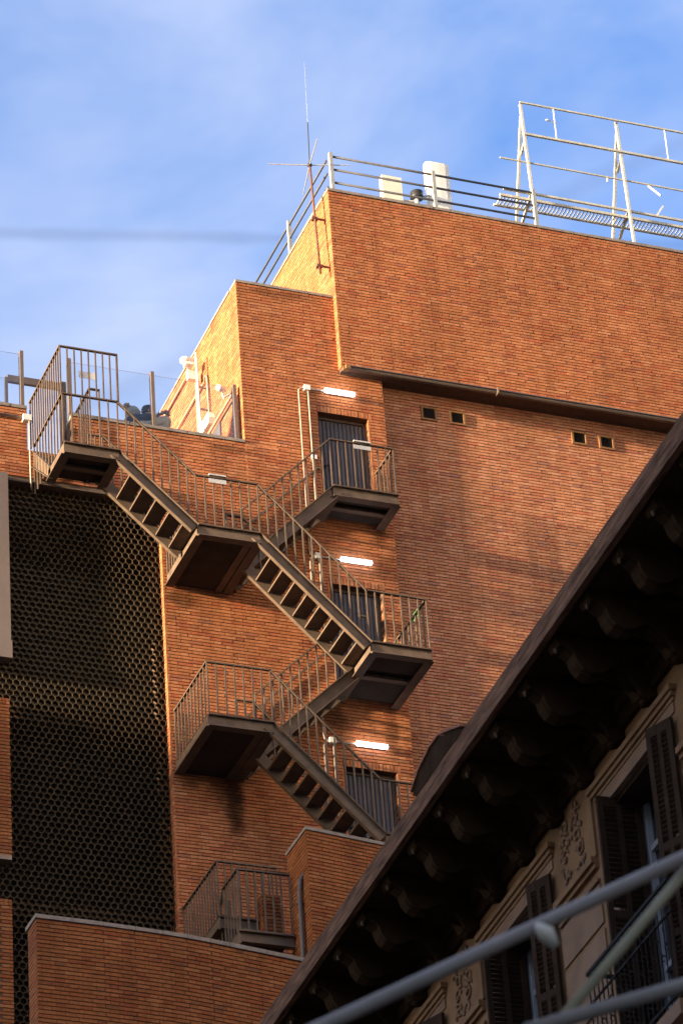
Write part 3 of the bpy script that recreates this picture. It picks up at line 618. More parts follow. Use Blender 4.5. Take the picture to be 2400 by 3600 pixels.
# ================================================================== wall lamps with conduit
for i, (x0, x1, z, jx, lab) in enumerate(((21.0, 21.565, 37.915, 20.71, 'lit fluorescent tube lamp above the top door'), (21.07, 21.635, 34.59, 20.70, 'lit fluorescent tube lamp above the middle door'), (21.10, 21.66, 31.15, 20.72, 'lit fluorescent tube lamp above the lowest door'))):
    lt = thing('wall_lamp', ((x0+x1)/2, W, z), lab, 'lamp', 'tube lamps above the doors')
    MB().tube([(x0+.012, W-0.065, z), (x0+0.02, W-0.065, z), (x1-0.02, W-0.065, z), (x1-.012, W-0.065, z)], [0.02, 0.036, 0.036, 0.02], 12).build('tube', 'lamp', lt, smooth=True)
    MB().box(x0+0.03, x1-0.03, W-0.03, W+0.004, z-0.03, z+0.03).build('back_plate', 'white', lt)
    MB().box(jx-0.05, jx+0.05, W-0.07, W+0.004, z-0.05, z+0.05).build('junction_box', 'white', lt)
    MB().tube([(jx+0.05, W-0.03, z), (x0+0.03, W-0.03, z)], 0.012, 8).build('conduit', 'galv', lt)
    if i == 0:
        zb = 34.95
        MB().tube([(jx-0.05, W-0.03, z-0.01), (jx-0.11, W-0.03, z-0.015), (jx-0.145, W-0.03, z-0.05), (jx-0.15, W-0.03, z-0.11), (jx-0.15, W-0.03, zb)], 0.013, 8).build('conduit', 'pvc', lt)
        MB().tube([(jx+0.02, W-0.03, z-0.05), (jx+0.02, W-0.03, zb+0.3)], 0.013, 8).build('conduit', 'pvc', lt)
        MB().box(jx-0.0, jx+0.09, W-0.05, W+0.004, 36.50, 36.58).build('switch_box', 'white', lt)
    else:
        MB().tube([(jx-0.05, W-0.03, z), (jx-0.12, W-0.03, z+0.02), (jx-0.14, W-0.03, z+0.1), (jx-0.14, W-0.03, z+0.7)], 0.013, 8).build('conduit', 'pvc', lt)
        MB().tube([(jx-0.05, W-0.03, z-0.02), (jx-0.12, W-0.03, z-0.04), (jx-0.14, W-0.03, z-0.1), (jx-0.14, W-0.03, z-1.35)], 0.013, 8).build('conduit', 'pvc', lt)
        MB().tube([(jx+0.02, W-0.03, z-0.05), (jx+0.02, W-0.03, z-1.35)], 0.013, 8).build('conduit', 'pvc', lt)

# ================================================================== roof railing on the tower
rr_ = thing('roof_railing', (23.4, 50.7, 42.16), 'grey pipe railing around the tower roof edge', 'railing')
ZP = 42.165
for x in (21.47, 23.39, 25.305): MB().box(x-0.03, x+0.03, 50.665, 50.735, ZP-0.004, 43.07).build('post', 'postpaint', rr_)
for y in (52.66, 54.6): MB().box(21.37, 21.43, y-0.03, y+0.03, ZP-0.006, 43.0).build('post', 'postpaint', rr_)
for z in (43.0, 42.715, 42.43):
    MB().tube([(21.50, 50.70, z), (25.275, 50.70, z)], 0.021, 8).build('rail', 'railpaint', rr_, smooth=True)
    MB().tube([(21.40, 50.735, z-0.09), (21.40, 55.2, z-0.09)], 0.021, 8).build('rail', 'railpaint', rr_, smooth=True)
# whip antenna with ground-plane rods on the tower side
an = thing('whip_antenna', (21.12, 50.76, 40.4), 'thin whip antenna with four radial rods on a rusty mast', 'antenna')
MB().tube([(21.12, 50.70, 40.40), (21.12, 50.815, 42.78)], 0.022, 8).build('mast', 'rustpipe', an, smooth=True)
for z in (40.55, 41.6): MB().box(21.10, 21.33, 50.69+(z-40.4)*0.05, 50.72+(z-40.4)*0.05, z, z+0.03).box(21.07, 21.17, 50.68+(z-40.4)*0.05, 50.76+(z-40.4)*0.05, z-0.012, z+0.04).build('wall_bracket', 'rustpipe', an)
MB().ball((21.12, 50.82, 42.82), 0.045, 0.045, 0.045).build('hub', 'black', an, smooth=True)
for q in ((20.42, 50.997, 42.83), (21.001, 50.109, 42.83), (21.80, 50.64, 42.83), (21.298, 51.636, 42.83)): MB().tube([(21.12, 50.82, 42.82), q], [0.011, 0.008], 6).build('radial_rod', 'galv', an)
MB().tube([(21.12, 50.82, 42.85), (21.12, 50.77, 43.73)], 0.010, 6).build('whip_base', 'black', an)
MB().tube([(21.12, 50.77, 43.73), (21.12, 50.72, 45.06)], [0.003, 0.0015], 6).build('whip', 'galv', an)
# roof equipment behind the railing
MB().box(22.99, 23.365, 52.0, 52.14, 42.12, 43.90).build('panel_antenna', 'cream', label='short cream flat panel antenna behind the tower railing', category='antenna')
pa = MB(); prof = []
for k in range(24):
    t_ = 2*math.pi*k/24; cx_, sx_ = math.cos(t_), math.sin(t_); prof.append((24.11+0.235*abs(cx_)**0.45*(1 if cx_ > 0 else -1), 52.1+0.11*abs(sx_)**0.6*(1 if sx_ > 0 else -1)))
pa.prism(prof, lambda a, b_: (a, b_, 42.12), lambda a, b_: (a, b_, 44.40)).build('rounded_panel_antenna', 'white', label='tall white rounded panel antenna behind the tower railing', category='antenna', fix=True)
fl = thing('roof_siren', (23.64, 52, 42.12), 'small dark round fixture between the two roof antennas', 'fixture')  # siren body, holds no lamp
MB().tube([(23.63, 52.0, 42.12), (23.63, 52.0, 43.46)], 0.045, 8).build('stand', 'galv', fl)
MB().tube([(23.64, 52.0, 43.46), (23.64, 52.0, 43.50), (23.64, 52.0, 43.56), (23.64, 52.0, 43.62), (23.64, 52.0, 43.645)], [0.06, 0.13, 0.095, 0.12, 0.06], 12).build('head', 'black', fl, smooth=True)
MB().bar((23.66, 52.0, 43.50), (23.89, 52.0, 43.62), 0.03, 0.03).bar((23.36, 52.05, 43.42), (23.63, 52.0, 43.42), 0.03, 0.03).build('arm', 'galv', fl)
# ================================================================== bare sign frame on the roof
sf = thing('sign_frame', (27, 51.9, 42.1), 'cream steel frame of a bare roof sign with catwalk', 'sign frame')
for x in (25.64, 27.55, 29.47):
    MB().bar((x, 51.5, 45.70), (x, 51.34, 42.1), 0.045, 0.045).build('front_leg', 'signframe', sf)
    MB().bar((x, 51.52, 45.45), (x, 52.62, 42.1), 0.045, 0.045).build('back_leg', 'signframe', sf)
    MB().bar((x, 51.42, 43.62), (x, 52.30, 43.1), 0.045, 0.045).build('brace', 'signframe', sf); MB().bar((x+0.03, 51.47, 44.93), (x+0.03, 51.75, 44.72), 0.04, 0.04).build('brace', 'signframe', sf)
for (xa, z, w_) in ((25.60, 45.70, 0.03), (25.62, 44.97, 0.042), (25.09, 44.31, 0.025), (25.09, 43.605, 0.04)):
    MB().bar((xa, 51.44, z), (30.6, 51.44, z), w_, w_).build('rail', 'signframe', sf)
MB().bar((25.04, 51.50, 43.50), (30.6, 51.50, 43.50), 0.04, 0.05).build('catwalk_edge', 'signframe', sf)
MB().bar((25.04, 51.80, 43.50), (30.6, 51.80, 43.50), 0.035, 0.04).build('catwalk_edge', 'signframe', sf)
x = 25.08
while x < 29.4:
    inst('rung', 'rung', lambda: MB().box(-0.006, 0.006, 0.02, 0.285, -0.012, 0.012), 'signframe', (x, 51.5, 43.5), sf); x += 0.0675
for x in (26.27, 28.505): MB().tube([(x, 51.44, 45.68), (x, 51.44, 44.99)], 0.012, 6).build('rod', 'white', sf)
MB().tube([(26.12, 51.40, 45.36), (26.30, 51.44, 45.35)], 0.01, 6).ball((26.11, 51.40, 45.365), 0.045, 0.02, 0.016).build('lamp_arm', 'white', sf)
MB().bar((28.02, 51.44, 44.27), (28.17, 51.3, 43.98), 0.05, 0.02).bar((28.12, 51.44, 43.63), (28.26, 51.44, 43.86), 0.05, 0.03).bar((27.2, 51.44, 44.29), (27.2, 51.44, 44.2), 0.02, 0.02).build('loose_bracket', 'cream', sf)

# ================================================================== roof terrace: glass balustrade, gate, side-wall fittings
gb = thing('glass_balustrade', (17.5, 50.85, 36.7), 'glass balustrade with bronze posts on the roof terrace parapet', 'balustrade')
for x in (15.815, 16.626, 18.05, 19.482): MB().box(x-0.028, x+0.028, 50.80, 50.90, 36.695 if x > 16.61 or x < 15.84 else 36.69, 37.855).build('post', 'bronze', gb)
for a, b_ in ((13.8, 15.785), (16.657, 18.02), (18.08, 19.452)): MB().box(a, b_, 50.845, 50.855, 36.70, 37.81).build('glass_pane', 'glass', gb)
MB().box(16.79, 17.075, 50.84, 50.8445, 37.53, 37.66).build('sticker', 'sticker', gb)
gt = thing('terrace_gate', (16.1, 51.2, 35.7), 'bronze framed glass gate at the head of the stair', 'gate')
MB().box(15.62, 15.67, 51.12, 51.17, 35.70, 37.52).build('stile', 'bronze', gt); MB().box(16.56, 16.66, 51.12, 51.20, 35.70, 37.60).build('stile', 'bronze', gt)
MB().box(15.67, 16.56, 51.12, 51.18, 37.44, 37.57).build('top_rail', 'bronze', gt)
MB().box(15.40, 15.619, 51.14, 51.15, 35.70, 37.5).build('glass_pane', 'glass', gt)
# security cameras, conduits and boxes on the sunlit side wall
def pipe(name, pts, r, mat, lab, cat='pipe', grp=None): return MB().tube(pts, r, 8).build(name, mat, smooth=True, label=lab, category=cat, **({'group': grp} if grp else {}))
pm = thing('camera_mast', (19.4, 52.25, 35.7), 'white pole with a security camera at its top on the sunlit side wall', 'camera')
MB().tube([(19.40, 52.25, 35.70), (19.36, 52.24, 39.45)], 0.023, 8).build('pole', 'white', pm, smooth=True)
MB().box(19.22, 19.36, 52.36, 52.50, 39.30, 39.44).ball((19.22, 52.42, 39.40), 0.09, 0.1, 0.06).box(19.30, 19.5, 52.5, 52.6, 39.1, 39.30).build('camera_body', 'white', pm)
for z in (38.3, 38.75): MB().box(19.38, 19.57, 52.23, 52.27, z, z+0.025).build('wall_bracket', 'pvc', pm)
pipe('conduit', [(19.53, 52.76, 35.7), (19.52, 52.72, 39.3)], 0.026, 'pvc', 'white conduit behind the camera pole on the sunlit wall')
pipe('conduit', [(19.535, 52.37, 38.99), (19.53, 52.30, 39.06), (19.53, 52.25, 39.03), (19.53, 52.22, 38.95), (19.53, 52.19, 38.14)], 0.018, 'pvc', 'hooked conduit dropping into the cream wall box')
pipe('conduit', [(19.535, 53.10, 39.66), (19.535, 56.6, 39.62)], 0.022, 'pinkpipe', 'upper brick coloured conduit along the sunlit wall')
pipe('conduit', [(19.535, 52.37, 38.97), (19.535, 56.0, 38.93)], 0.022, 'pinkpipe', 'middle brick coloured conduit along the sunlit wall')
pipe('conduit', [(19.50, 51.02, 37.78), (19.50, 54.0, 37.78)], 0.027, 'pinkpipe', 'thick lowest conduit along the sunlit wall by the glass')
MB().prism([(52.05, 38.13), (52.40, 38.13), (52.46, 38.06), (52.40, 37.90), (52.05, 37.90), (52.0, 38.0)], lambda a, z: (19.45, a, z), lambda a, z: (19.565, a, z)).build('wall_box', 'cream', fix=True, label='cream angular electrical box on the sunlit side wall', category='box')
sc = thing('security_camera', (19.5, 51.3, 38.0), 'small white bullet security camera beside the glass end post', 'camera')
MB().tube([(19.28, 51.02, 37.90), (19.42, 51.18, 37.99)], 0.055, 10).build('camera_body', 'white', sc, smooth=True)
MB().tube([(19.40, 51.17, 37.95), (19.44, 51.25, 37.88), (19.57, 51.30, 38.0)], 0.018, 8).build('bracket', 'white', sc)
MB().box(19.54, 19.57, 51.75, 52.12, 35.7, 37.74).build('service_door', 'door', label='dark service door in the sunlit side wall of the terrace', category='door')
# conduit run and box on the parapet at the left
cj = thing('parapet_conduit', (15.6, 50.66, 36.4), 'brown conduit with white junction box on the parapet left of the stair', 'conduit')
MB().tube([(13.7, 50.67, 36.46), (15.76, 50.66, 36.43)], 0.022, 8).build('pipe', 'drain', cj, smooth=True)
MB().box(15.76, 15.90, 50.60, 50.70, 36.36, 36.47).build('junction_box', 'white', cj)
MB().tube([(15.86, 50.62, 36.36), (15.86, 50.62, 35.5), (15.87, 50.64, 35.2), (15.90, 50.70, 35.08)], 0.014, 8).build('cable', 'pvc', cj, smooth=True)

# ================================================================== two people embracing on the terrace
def skin_body(name, verts, edges, radii, mat, parent, sub=2):
    me = bpy.data.meshes.new(name); off = ROOT[parent.name]; me.from_pydata([tuple(Vector(v)-off) for v in verts], edges, []); me.materials.append(M[mat])
    o = bpy.data.objects.new(name, me); C.objects.link(o); o.parent = parent; ROOT[o.name] = off
    sk = o.modifiers.new('skin', 'SKIN'); sk.use_smooth_shade = True; ss = o.modifiers.new('sub', 'SUBSURF'); ss.levels = sub; ss.render_levels = sub
    for i, v in enumerate(me.skin_vertices[0].data): v.radius = radii[i] if isinstance(radii[i], tuple) else (radii[i], radii[i]); v.use_root = (i == 0)
    return o
def person(px, py, H, face, label, coat, arms, lean=0.08):
    """face = +1 looks towards +x, -1 towards -x"""
    z0 = 35.70; pe = thing('person', (px, py, z0), label, 'person'); f = face
    V = [(px, py, z0+.52*H), (px+.01*f, py, z0+.62*H), (px+.02*f, py, z0+.72*H), (px+.03*f, py, z0+.80*H), (px+.65*lean*f, py, z0+.855*H), (px+.9*lean*f, py, z0+.905*H), (px+lean*f, py, z0+.95*H)]
    Rr = [(.15, .12), (.15, .11), (.17, .12), (.13, .09), .055, .075, .07]; Ed = [(0, 1), (1, 2), (2, 3), (3, 4), (4, 5), (5, 6)]
    for s_ in (-1, 1):
        i = len(V); V += [(px, py+s_*.10, z0+.47*H), (px+.02*f, py+s_*.10, z0+.27*H), (px, py+s_*.10, z0+.05*H), (px+.13*f, py+s_*.11, z0+.03*H)]; Rr += [.09, .06, .042, .035]; Ed += [(0, i), (i, i+1), (i+1, i+2), (i+2, i+3)]
        i = len(V); sh = (px+.02*f, py+s_*.19, z0+.79*H); el, ha = arms[0 if s_ < 0 else 1]
        V += [sh, el, ha]; Rr += [.065, .05, .038]; Ed += [(3, i), (i, i+1), (i+1, i+2)]
        hv = Vector(ha)-Vector(el); hv.normalize(); side = hv.cross(Vector((0, 0, 1))).normalized(); pa_ = Vector(ha)+hv*.07; j = len(V); V.append(tuple(pa_)); Rr.append((.038, .018)); Ed.append((i+2, j))
        for k in range(4):
            a = pa_+side*(k-1.5)*.02; q1 = a+hv*(.045-.006*abs(k-1.3)); q2 = q1+hv*.03+Vector((0, 0, -.015)); jj = len(V); V += [tuple(q1), tuple(q2)]; Rr += [.009, .008]; Ed += [(j, jj), (jj, jj+1)]
        t1 = Vector(ha)+side*.04+hv*.03; jj = len(V); V += [tuple(t1), tuple(t1+hv*.03)]; Rr += [.010, .008]; Ed += [(i+2, jj), (jj, jj+1)]
    skin_body('body', V, Ed, Rr, 'skin', pe)
    cz = z0+.935*H; hx = px+(lean+.005)*f          # head details: nose, ears, eyes, mouth
    MB().ball((hx+.085*f, py, cz-.005), .022, .016, .026, 8, 6).build('nose', 'skin', pe, smooth=True)
    MB().ball((hx+.068*f, py-.03, cz+.02), .012, .013, .009, 8, 6).ball((hx+.068*f, py+.03, cz+.02), .012, .013, .009, 8, 6).ball((hx+.074*f, py, cz-.045), .01, .025, .007, 8, 6).build('face_detail', 'hair', pe)
    MB().ball((hx-.005*f, py-.082, cz), .016, .01, .03, 8, 6).ball((hx-.005*f, py+.082, cz), .016, .01, .03, 8, 6).build('ear', 'skin', pe, smooth=True)
    # coat over torso and arms, trousers over the legs
    cV = [V[0], V[1], V[2], V[3]]; cR = [(.20, .16), (.185, .14), (.205, .15), (.155, .115)]; cE = [(0, 1), (1, 2), (2, 3)]
    cV.insert(0, (px, py, z0+.42*H)); cR.insert(0, (.21, .17)); cE = [(0, 1), (1, 2), (2, 3), (3, 4)]
    for s_ in (-1, 1):
        i = len(cV); el, ha = arms[0 if s_ < 0 else 1]; cV += [(px+.02*f, py+s_*.19, z0+.79*H), el, ha]; cR += [.09, .072, .058]; cE += [(4, i), (i, i+1), (i+1, i+2)]
    skin_body('coat', cV, cE, cR, coat, pe)
    tV = [(px, py, z0+.50*H)]; tR = [(.16, .13)]; tE = []
    for s_ in (-1, 1):
        i = len(tV); tV += [(px, py+s_*.10, z0+.45*H), (px+.02*f, py+s_*.10, z0+.27*H), (px, py+s_*.10, z0+.06*H)]; tR += [.105, .075, .06]; tE += [(0, i), (i, i+1), (i+1, i+2)]
    skin_body('trousers', tV, tE, tR, 'jeans', pe, 1)
    return pe, (hx, py, cz)
rr0 = random.Random(3)
pe1, h1 = person(17.68, 51.12, 1.54, 1, 'person in grey knit beanie and navy coat hugging another behind the parapet', 'navy', (((17.87, 50.96, 37.0), (18.10, 51.0, 37.10)), ((17.87, 51.34, 37.0), (18.10, 51.26, 37.10))), 0.13)
MB().ball((h1[0]-.02, h1[1], h1[2]+.05), .125, .118, .12, 16, 10, lambda d: 1+0.025*math.cos(12*math.atan2(d.y, d.x)) if d.z > -.2 else 0.98).build('beanie', 'beanie', pe1, smooth=True)
MB().ball((h1[0]-.12, h1[1], h1[2]+.15), .06, .06, .06, 14, 10, lambda d: 1+rr0.uniform(-.25, .3)).build('pompom', 'fur', pe1)
pe2, h2 = person(18.24, 51.12, 1.65, -1, 'dark haired person in stone parka with fur hood behind the terrace parapet', 'parka', (((18.02, 50.93, 36.86), (17.82, 50.98, 36.9)), ((18.02, 51.38, 36.86), (17.82, 51.30, 36.9))), 0.20)
MB().ball((h2[0]+.02, h2[1], h2[2]+.045), .105, .098, .095, 16, 10, lambda d: 1+rr0.uniform(-.07, .12)).build('hair', 'hair', pe2)
mb = MB()
for k in range(260):
    a = rr0.uniform(0, 2*math.pi); ex, ey = math.cos(a), math.sin(a); c = Vector((18.27+.10*ex, 51.12+.17*ey, 37.14+.04*ex)); d = Vector((ex*.6+rr0.uniform(-.5, .5), ey+rr0.uniform(-.5, .5), rr0.uniform(.2, 1.2))).normalized()
    mb.tube([c, c+d*rr0.uniform(.04, .09)], [.014, .002], 4, False)
mb.build('fur_trim', 'fur', pe2)
MB().ball((18.30, 51.12, 37.05), .14, .20, .10, 14, 10, lambda d: 1+.06*math.sin(7*d.y)).build('hood', 'parka', pe2, smooth=True)

# ================================================================== old street house on the right
a0 = Vector((14.317, 26.193, 0)); th_ = R(1.934); uo = Vector((math.sin(th_), math.cos(th_), 0)); no = Vector((-uo.y, uo.x, 0))
def OP(s, o, z): p = a0+uo*s+no*o; return (p.x, p.y, z)
def obox(mb, s0, s1, o0, o1, z0, z1):
    return mb.quadbox([OP(s0, o1, z0), OP(s0, o0, z0), OP(s1, o0, z0), OP(s1, o1, z0), OP(s0, o1, z1), OP(s0, o0, z1), OP(s1, o0, z1), OP(s1, o1, z1)])
oh = thing('old_house', OP(6, -4, GZ), 'old stucco townhouse with deep wooden eaves and shuttered windows', 'house')
WO = -1.1; BAYS = [0.89, 4.12, 7.35, 10.58, 13.81]; S0, S1 = -38.0, 18.0
holes = [(b_-0.72, b_+0.72, 15.75, 18.76) for b_ in BAYS]
mb = MB()
for (p, q, z0, z1) in rect_minus(S0, S1, GZ, 19.70, holes): obox(mb, p, q, WO-0.40, WO, z0, z1)
mb.build('facade_wall', 'stucco', oh)
mb = MB(); obox(mb, S0, S1, -9.0, WO-1.6, GZ, 19.7); mb.build('house_core', 'dark', oh)
mb = MB(); obox(mb, S1, S1+0.3, -9.0, WO, GZ, 19.9); mb.build('gable_wall', 'stucco', oh)
# eaves: fascia boards, moulding strip, soffit planks, roof slope with tiles
s = S0; k = 0
while s < S1+0.5:
    e = min(s+random.uniform(2.2, 3.1), S1+0.5); mb = MB(); obox(mb, s+0.003, e-0.003, -0.035+random.uniform(-.004, .004), 0.0, 19.765, 20.0+random.uniform(-.006, .006)); mb.build('fascia_board', 'wood', oh)
    mb = MB(); obox(mb, s+0.003, e-0.003, -0.055, 0.015, 19.735, 19.762); mb.build('fascia_moulding', 'wood', oh); s = e
for j in range(7):
    o0 = -0.06-0.155*j; mb = MB(); obox(mb, S0, S1+0.5, o0-0.15, o0, 19.78+0.006*(j % 2), 19.82); mb.build('soffit_plank', 'eave', oh)
mb = MB(); mb.quadbox([OP(S0, -0.04, 19.985), OP(S0, -5, 21.6), OP(S1+.5, -5, 21.6), OP(S1+.5, -0.04, 19.985), OP(S0, -0.04, 20.0), OP(S0, -5, 21.66), OP(S1+.5, -5, 21.66), OP(S1+.5, -0.04, 20.0)]); mb.build('roof_deck', 'eave', oh)
s = S0
while s < S1+0.4:
    def mk():
        q = MB(); n_ = 6
        for (yy, zz) in ((0.10, -0.03), (-1.0, 0.32)):
            for kk in range(n_+1): t_ = math.pi*kk/n_; q.v.append((0.09*math.cos(t_), yy, zz+0.07*math.sin(t_)))
        for kk in range(n_): q.f.append((kk, kk+1, n_+2+kk, n_+1+kk))
        return q
    inst('roof_tile', 'rooftile', mk, 'rooftile', OP(s+0.1, -0.22, 20.13), oh, (0, 0, math.atan2(no.y, no.x)-math.pi/2)); s += 0.2
# ragged lifted roof corner poking above the fascia
ch = MB(); poly = [(7.22, 20.0), (7.31, 20.06), (7.27, 20.11), (7.10, 20.17), (7.08, 20.2), (6.68, 20.285), (6.44, 20.28), (6.36, 20.235), (6.02, 20.13), (5.80, 20.01), (5.80, 20.0)]
ch.prism(poly, lambda a, z: OP(a, 0.006, z), lambda a, z: OP(a, -0.12, z)).build('lifted_barge_board', 'eave', oh, fix=True)
ch = MB()
for (sa, za), (sb, zb) in zip([(7.31, 20.095), (7.12, 20.205), (6.72, 20.29), (6.38, 20.265), (6.08, 20.15)], [(7.08, 20.20), (6.70, 20.282), (6.42, 20.28), (6.04, 20.14), (5.78, 20.03)]):
    ch.quadbox([OP(sa, 0.03, za), OP(sa, -0.3, za), OP(sb, -0.3, zb), OP(sb, 0.03, zb), OP(sa, 0.03, za+0.025), OP(sa, -0.3, za+0.025), OP(sb, -0.3, zb+0.025), OP(sb, 0.03, zb+0.025)])
ch.build('lifted_tiles', 'rooftile', oh)
# corbels with scroll profile, rosettes and tip knobs
corb = [(-1.098, 19.77), (-1.098, 19.21), (-1.02, 19.18), (-0.93, 19.22), (-0.88, 19.32), (-0.80, 19.42), (-0.70, 19.47), (-0.62, 19.45), (-0.54, 19.40), (-0.44, 19.39), (-0.35, 19.43), (-0.30, 19.50), (-0.27, 19.60), (-0.19, 19.66), (-0.13, 19.66), (-0.10, 19.70), (-0.10, 19.77)]
s = 5.27-0.83*12
while s < S1:
    mb = MB(); mb.prism(corb, lambda a, z: OP(s-0.11, a, z), lambda a, z: OP(s+0.11, a, z)); co = mb.build('corbel', 'eave', oh, fix=True)
    mb = MB(); mb.prism([(a, z-0.012 if z < 19.7 else z-.002) for a, z in corb[1:-1]], lambda a, z: OP(s-0.05, a, z), lambda a, z: OP(s+0.05, a, z)); mb.build('corbel_rib', 'eave', co, fix=True)
    mb = MB(); c = OP(s, -0.99, 19.185); mb.ball(c, 0.04, 0.05, 0.03, 10, 6); mb.build('rosette', 'eave', co, smooth=True)
    mb = MB(); c = OP(s, -0.13, 19.665); mb.ball(c, 0.022, 0.03, 0.024, 10, 6); c2_ = OP(s, -0.13, 19.638); mb.ball(c2_, 0.016, 0.02, 0.02, 8, 6); mb.build('tip_knob', 'knob', co, smooth=True)
    mb = MB(); obox(mb, s+0.111, s+0.719, WO+0.001, WO+0.10, 19.46, 19.60); obox(mb, s+0.111, s+0.719, WO+0.001, WO+0.06, 19.30, 19.459); mb.build('frieze_moulding', 'eave', oh)
    s += 0.83
# windows
for bi, b_ in enumerate(BAYS):
    wn = MB(); obox(wn, b_-0.71, b_+0.71, WO-0.385, WO-0.37, 15.76, 18.75); wn = wn.build('window', 'winglass', oh)
    mb = MB()
    for sa in (b_-0.71, b_-0.10, b_+0.62): obox(mb, sa, sa+0.085, WO-0.368, WO-0.31, 15.76, 18.75)
    for z in (18.2, 16.9, 15.76): obox(mb, b_-0.62, b_-0.105, WO-0.366, WO-0.32, z, z+0.06); obox(mb, b_-0.01, b_+0.615, WO-0.366, WO-0.32, z, z+0.06)
    mb.build('frame', 'frame_blue', wn)
    mb = MB(); obox(mb, b_-0.718, b_-0.70, WO-0.30, WO-0.02, 15.76, 18.75); obox(mb, b_+0.70, b_+0.718, WO-0.30, WO-0.02, 15.76, 18.75); obox(mb, b_-0.70, b_+0.70, WO-0.30, WO-0.02, 18.72, 18.755); mb.build('shaded_jamb_lining', 'shutter', wn)  # dark frame wood; its colour also carries the shade of the reveal
    mb = MB(); obox(mb, b_-0.88, b_-0.72, WO+.001, WO+0.035, 15.75, 18.82); obox(mb, b_+0.72, b_+0.88, WO+.001, WO+0.035, 15.75, 18.82); obox(mb, b_-0.719, b_+0.719, WO+.001, WO+0.05, 18.765, 18.84); mb.build('architrave', 'stucco_pink', oh)
    mb = MB(); obox(mb, b_-1.03, b_+1.14, WO+.001, WO+0.075, 19.05, 19.11); obox(mb, b_-1.00, b_+1.11, WO+.001, WO+0.05, 19.00, 19.049); obox(mb, b_-0.98, b_+1.08, WO+.001, WO+0.025, 18.96, 18.999); mb.build('hood_mould', 'stucco', oh)
    mb = MB(); obox(mb, b_-0.95, b_+1.05, WO+.001, WO+0.015, 18.845, 18.955); mb.build('frieze_panel', 'stucco_pink', oh)
    # wall bands between the windows
    mb = MB(); obox(mb, b_+1.17, b_+2.22, WO+.001, WO+0.08, 18.33, 18.40); obox(mb, b_+1.17, b_+2.22, WO+.001, WO+0.045, 18.28, 18.329); obox(mb, b_+1.17, b_+2.22, WO+.001, WO+0.035, 18.13, 18.16); mb.build('string_course', 'stucco', oh)
    mb = MB(); obox(mb, b_+1.17, b_+2.22, WO+.001, WO+0.018, 17.68, 18.10); obox(mb, b_+1.17, b_+2.22, WO+.001, WO+0.018, 16.9, 17.62); obox(mb, b_+1.17, b_+2.22, WO+.001, WO+0.018, 15.7, 16.84); mb.build('wall_panel', 'stucco_pink', oh)
    mb = MB(); obox(mb, b_+1.15, b_+1.25, WO+.001, WO+0.03, 18.41, 19.25); mb.build('pilaster_edge', 'stucco', oh)
    if bi in (0, 4): continue
    rn = random.Random(20+bi); mb = MB()                  # floral relief
    for cc in range(9):
        cs = b_+1.72+(0.17 if cc % 2 else -0.12)+rn.uniform(-.05, .05); cz = 18.52+cc*0.085; dr_ = rn.choice((-1, 1)); pts = []
        for kk in range(11):
            t_ = kk*0.62*dr_+cc; rad = 0.012+0.0085*kk; pts.append(OP(cs+rad*math.cos(t_), WO+0.012, cz+rad*math.sin(t_)))
        mb.tube(pts, [0.007+0.0016*(10-kk) for kk in range(11)], 6)
        for kk in range(4):
            t_ = rn.uniform(0, 6.28); rad = rn.uniform(.08, .15); c = OP(cs+rad*math.cos(t_), WO+0.008, cz+rad*math.sin(t_)); mb.ball(c, 0.022, rn.uniform(.018, .035), rn.uniform(.02, .04), 8, 5)
    mb.build('floral_relief', 'stucco_pink', oh, smooth=True)
    # shutters: far leaf square to the wall, near leaf half closed
    for ho_, hs_, ang, wl in ((-0.27, b_+0.66, 90, 0.46), (0.05, b_-0.95, 24, 0.33)):
        dv = uo*math.cos(R(ang))+no*math.sin(R(ang)); nv = dv.cross(Vector((0, 0, 1))); hp = Vector(OP(hs_, WO+ho_, 0)); z0, z1 = 15.78, 18.78
        def LB(mb_, a, e, z_0, z_1, t0=-.02, t1=.02):
            c = [hp+dv*a+nv*t0, hp+dv*e+nv*t0, hp+dv*e+nv*t1, hp+dv*a+nv*t1]; return mb_.quadbox([(p.x, p.y, z_0) for p in c]+[(p.x, p.y, z_1) for p in c])
        mb = MB(); LB(mb, 0, .06, z0, z1); LB(mb, wl-.06, wl, z0, z1); LB(mb, wl/2-.025, wl/2+.025, z0, z1, -.018, .018)
        for (p, q) in ((z0, z0+.1), (16.55, 16.63), (17.45, 17.53), (z1-.11, z1)): LB(mb, .061, wl/2-.026, p, q); LB(mb, wl/2+.026, wl-.061, p, q)
        sh_ = mb.build('shutter', 'shutter', oh, fix=True)
        for a in (.063, wl/2+.028):
            z = z0+.105
            while z < z1-.118:
                if not (16.53 < z < 16.635 or 17.43 < z < 17.535):
                    def mk(L=wl/2-.091):
                        q = MB(); q.quadbox([(0, -.016, -.014), (L, -.016, -.014), (L, .016, .014), (0, .016, .014), (0, -.016, -.006), (L, -.016, -.006), (L, .016, .022), (0, .016, .022)]); return q
                    pz = hp+dv*a; inst('slat', ('shutslat', wl), mk, 'shutter', (pz.x, pz.y, z), sh_, (0, 0, math.atan2(dv.y, dv.x)))
                z += 0.055
    # iron balcony
    bs0, bs1, bo = b_-1.10, b_+0.93, WO+0.36
    mb = MB(); obox(mb, bs0-.05, bs1+.05, WO+.001, bo+.05, 15.55, 15.70); sl = mb.build('balcony', 'stucco_pink', oh)
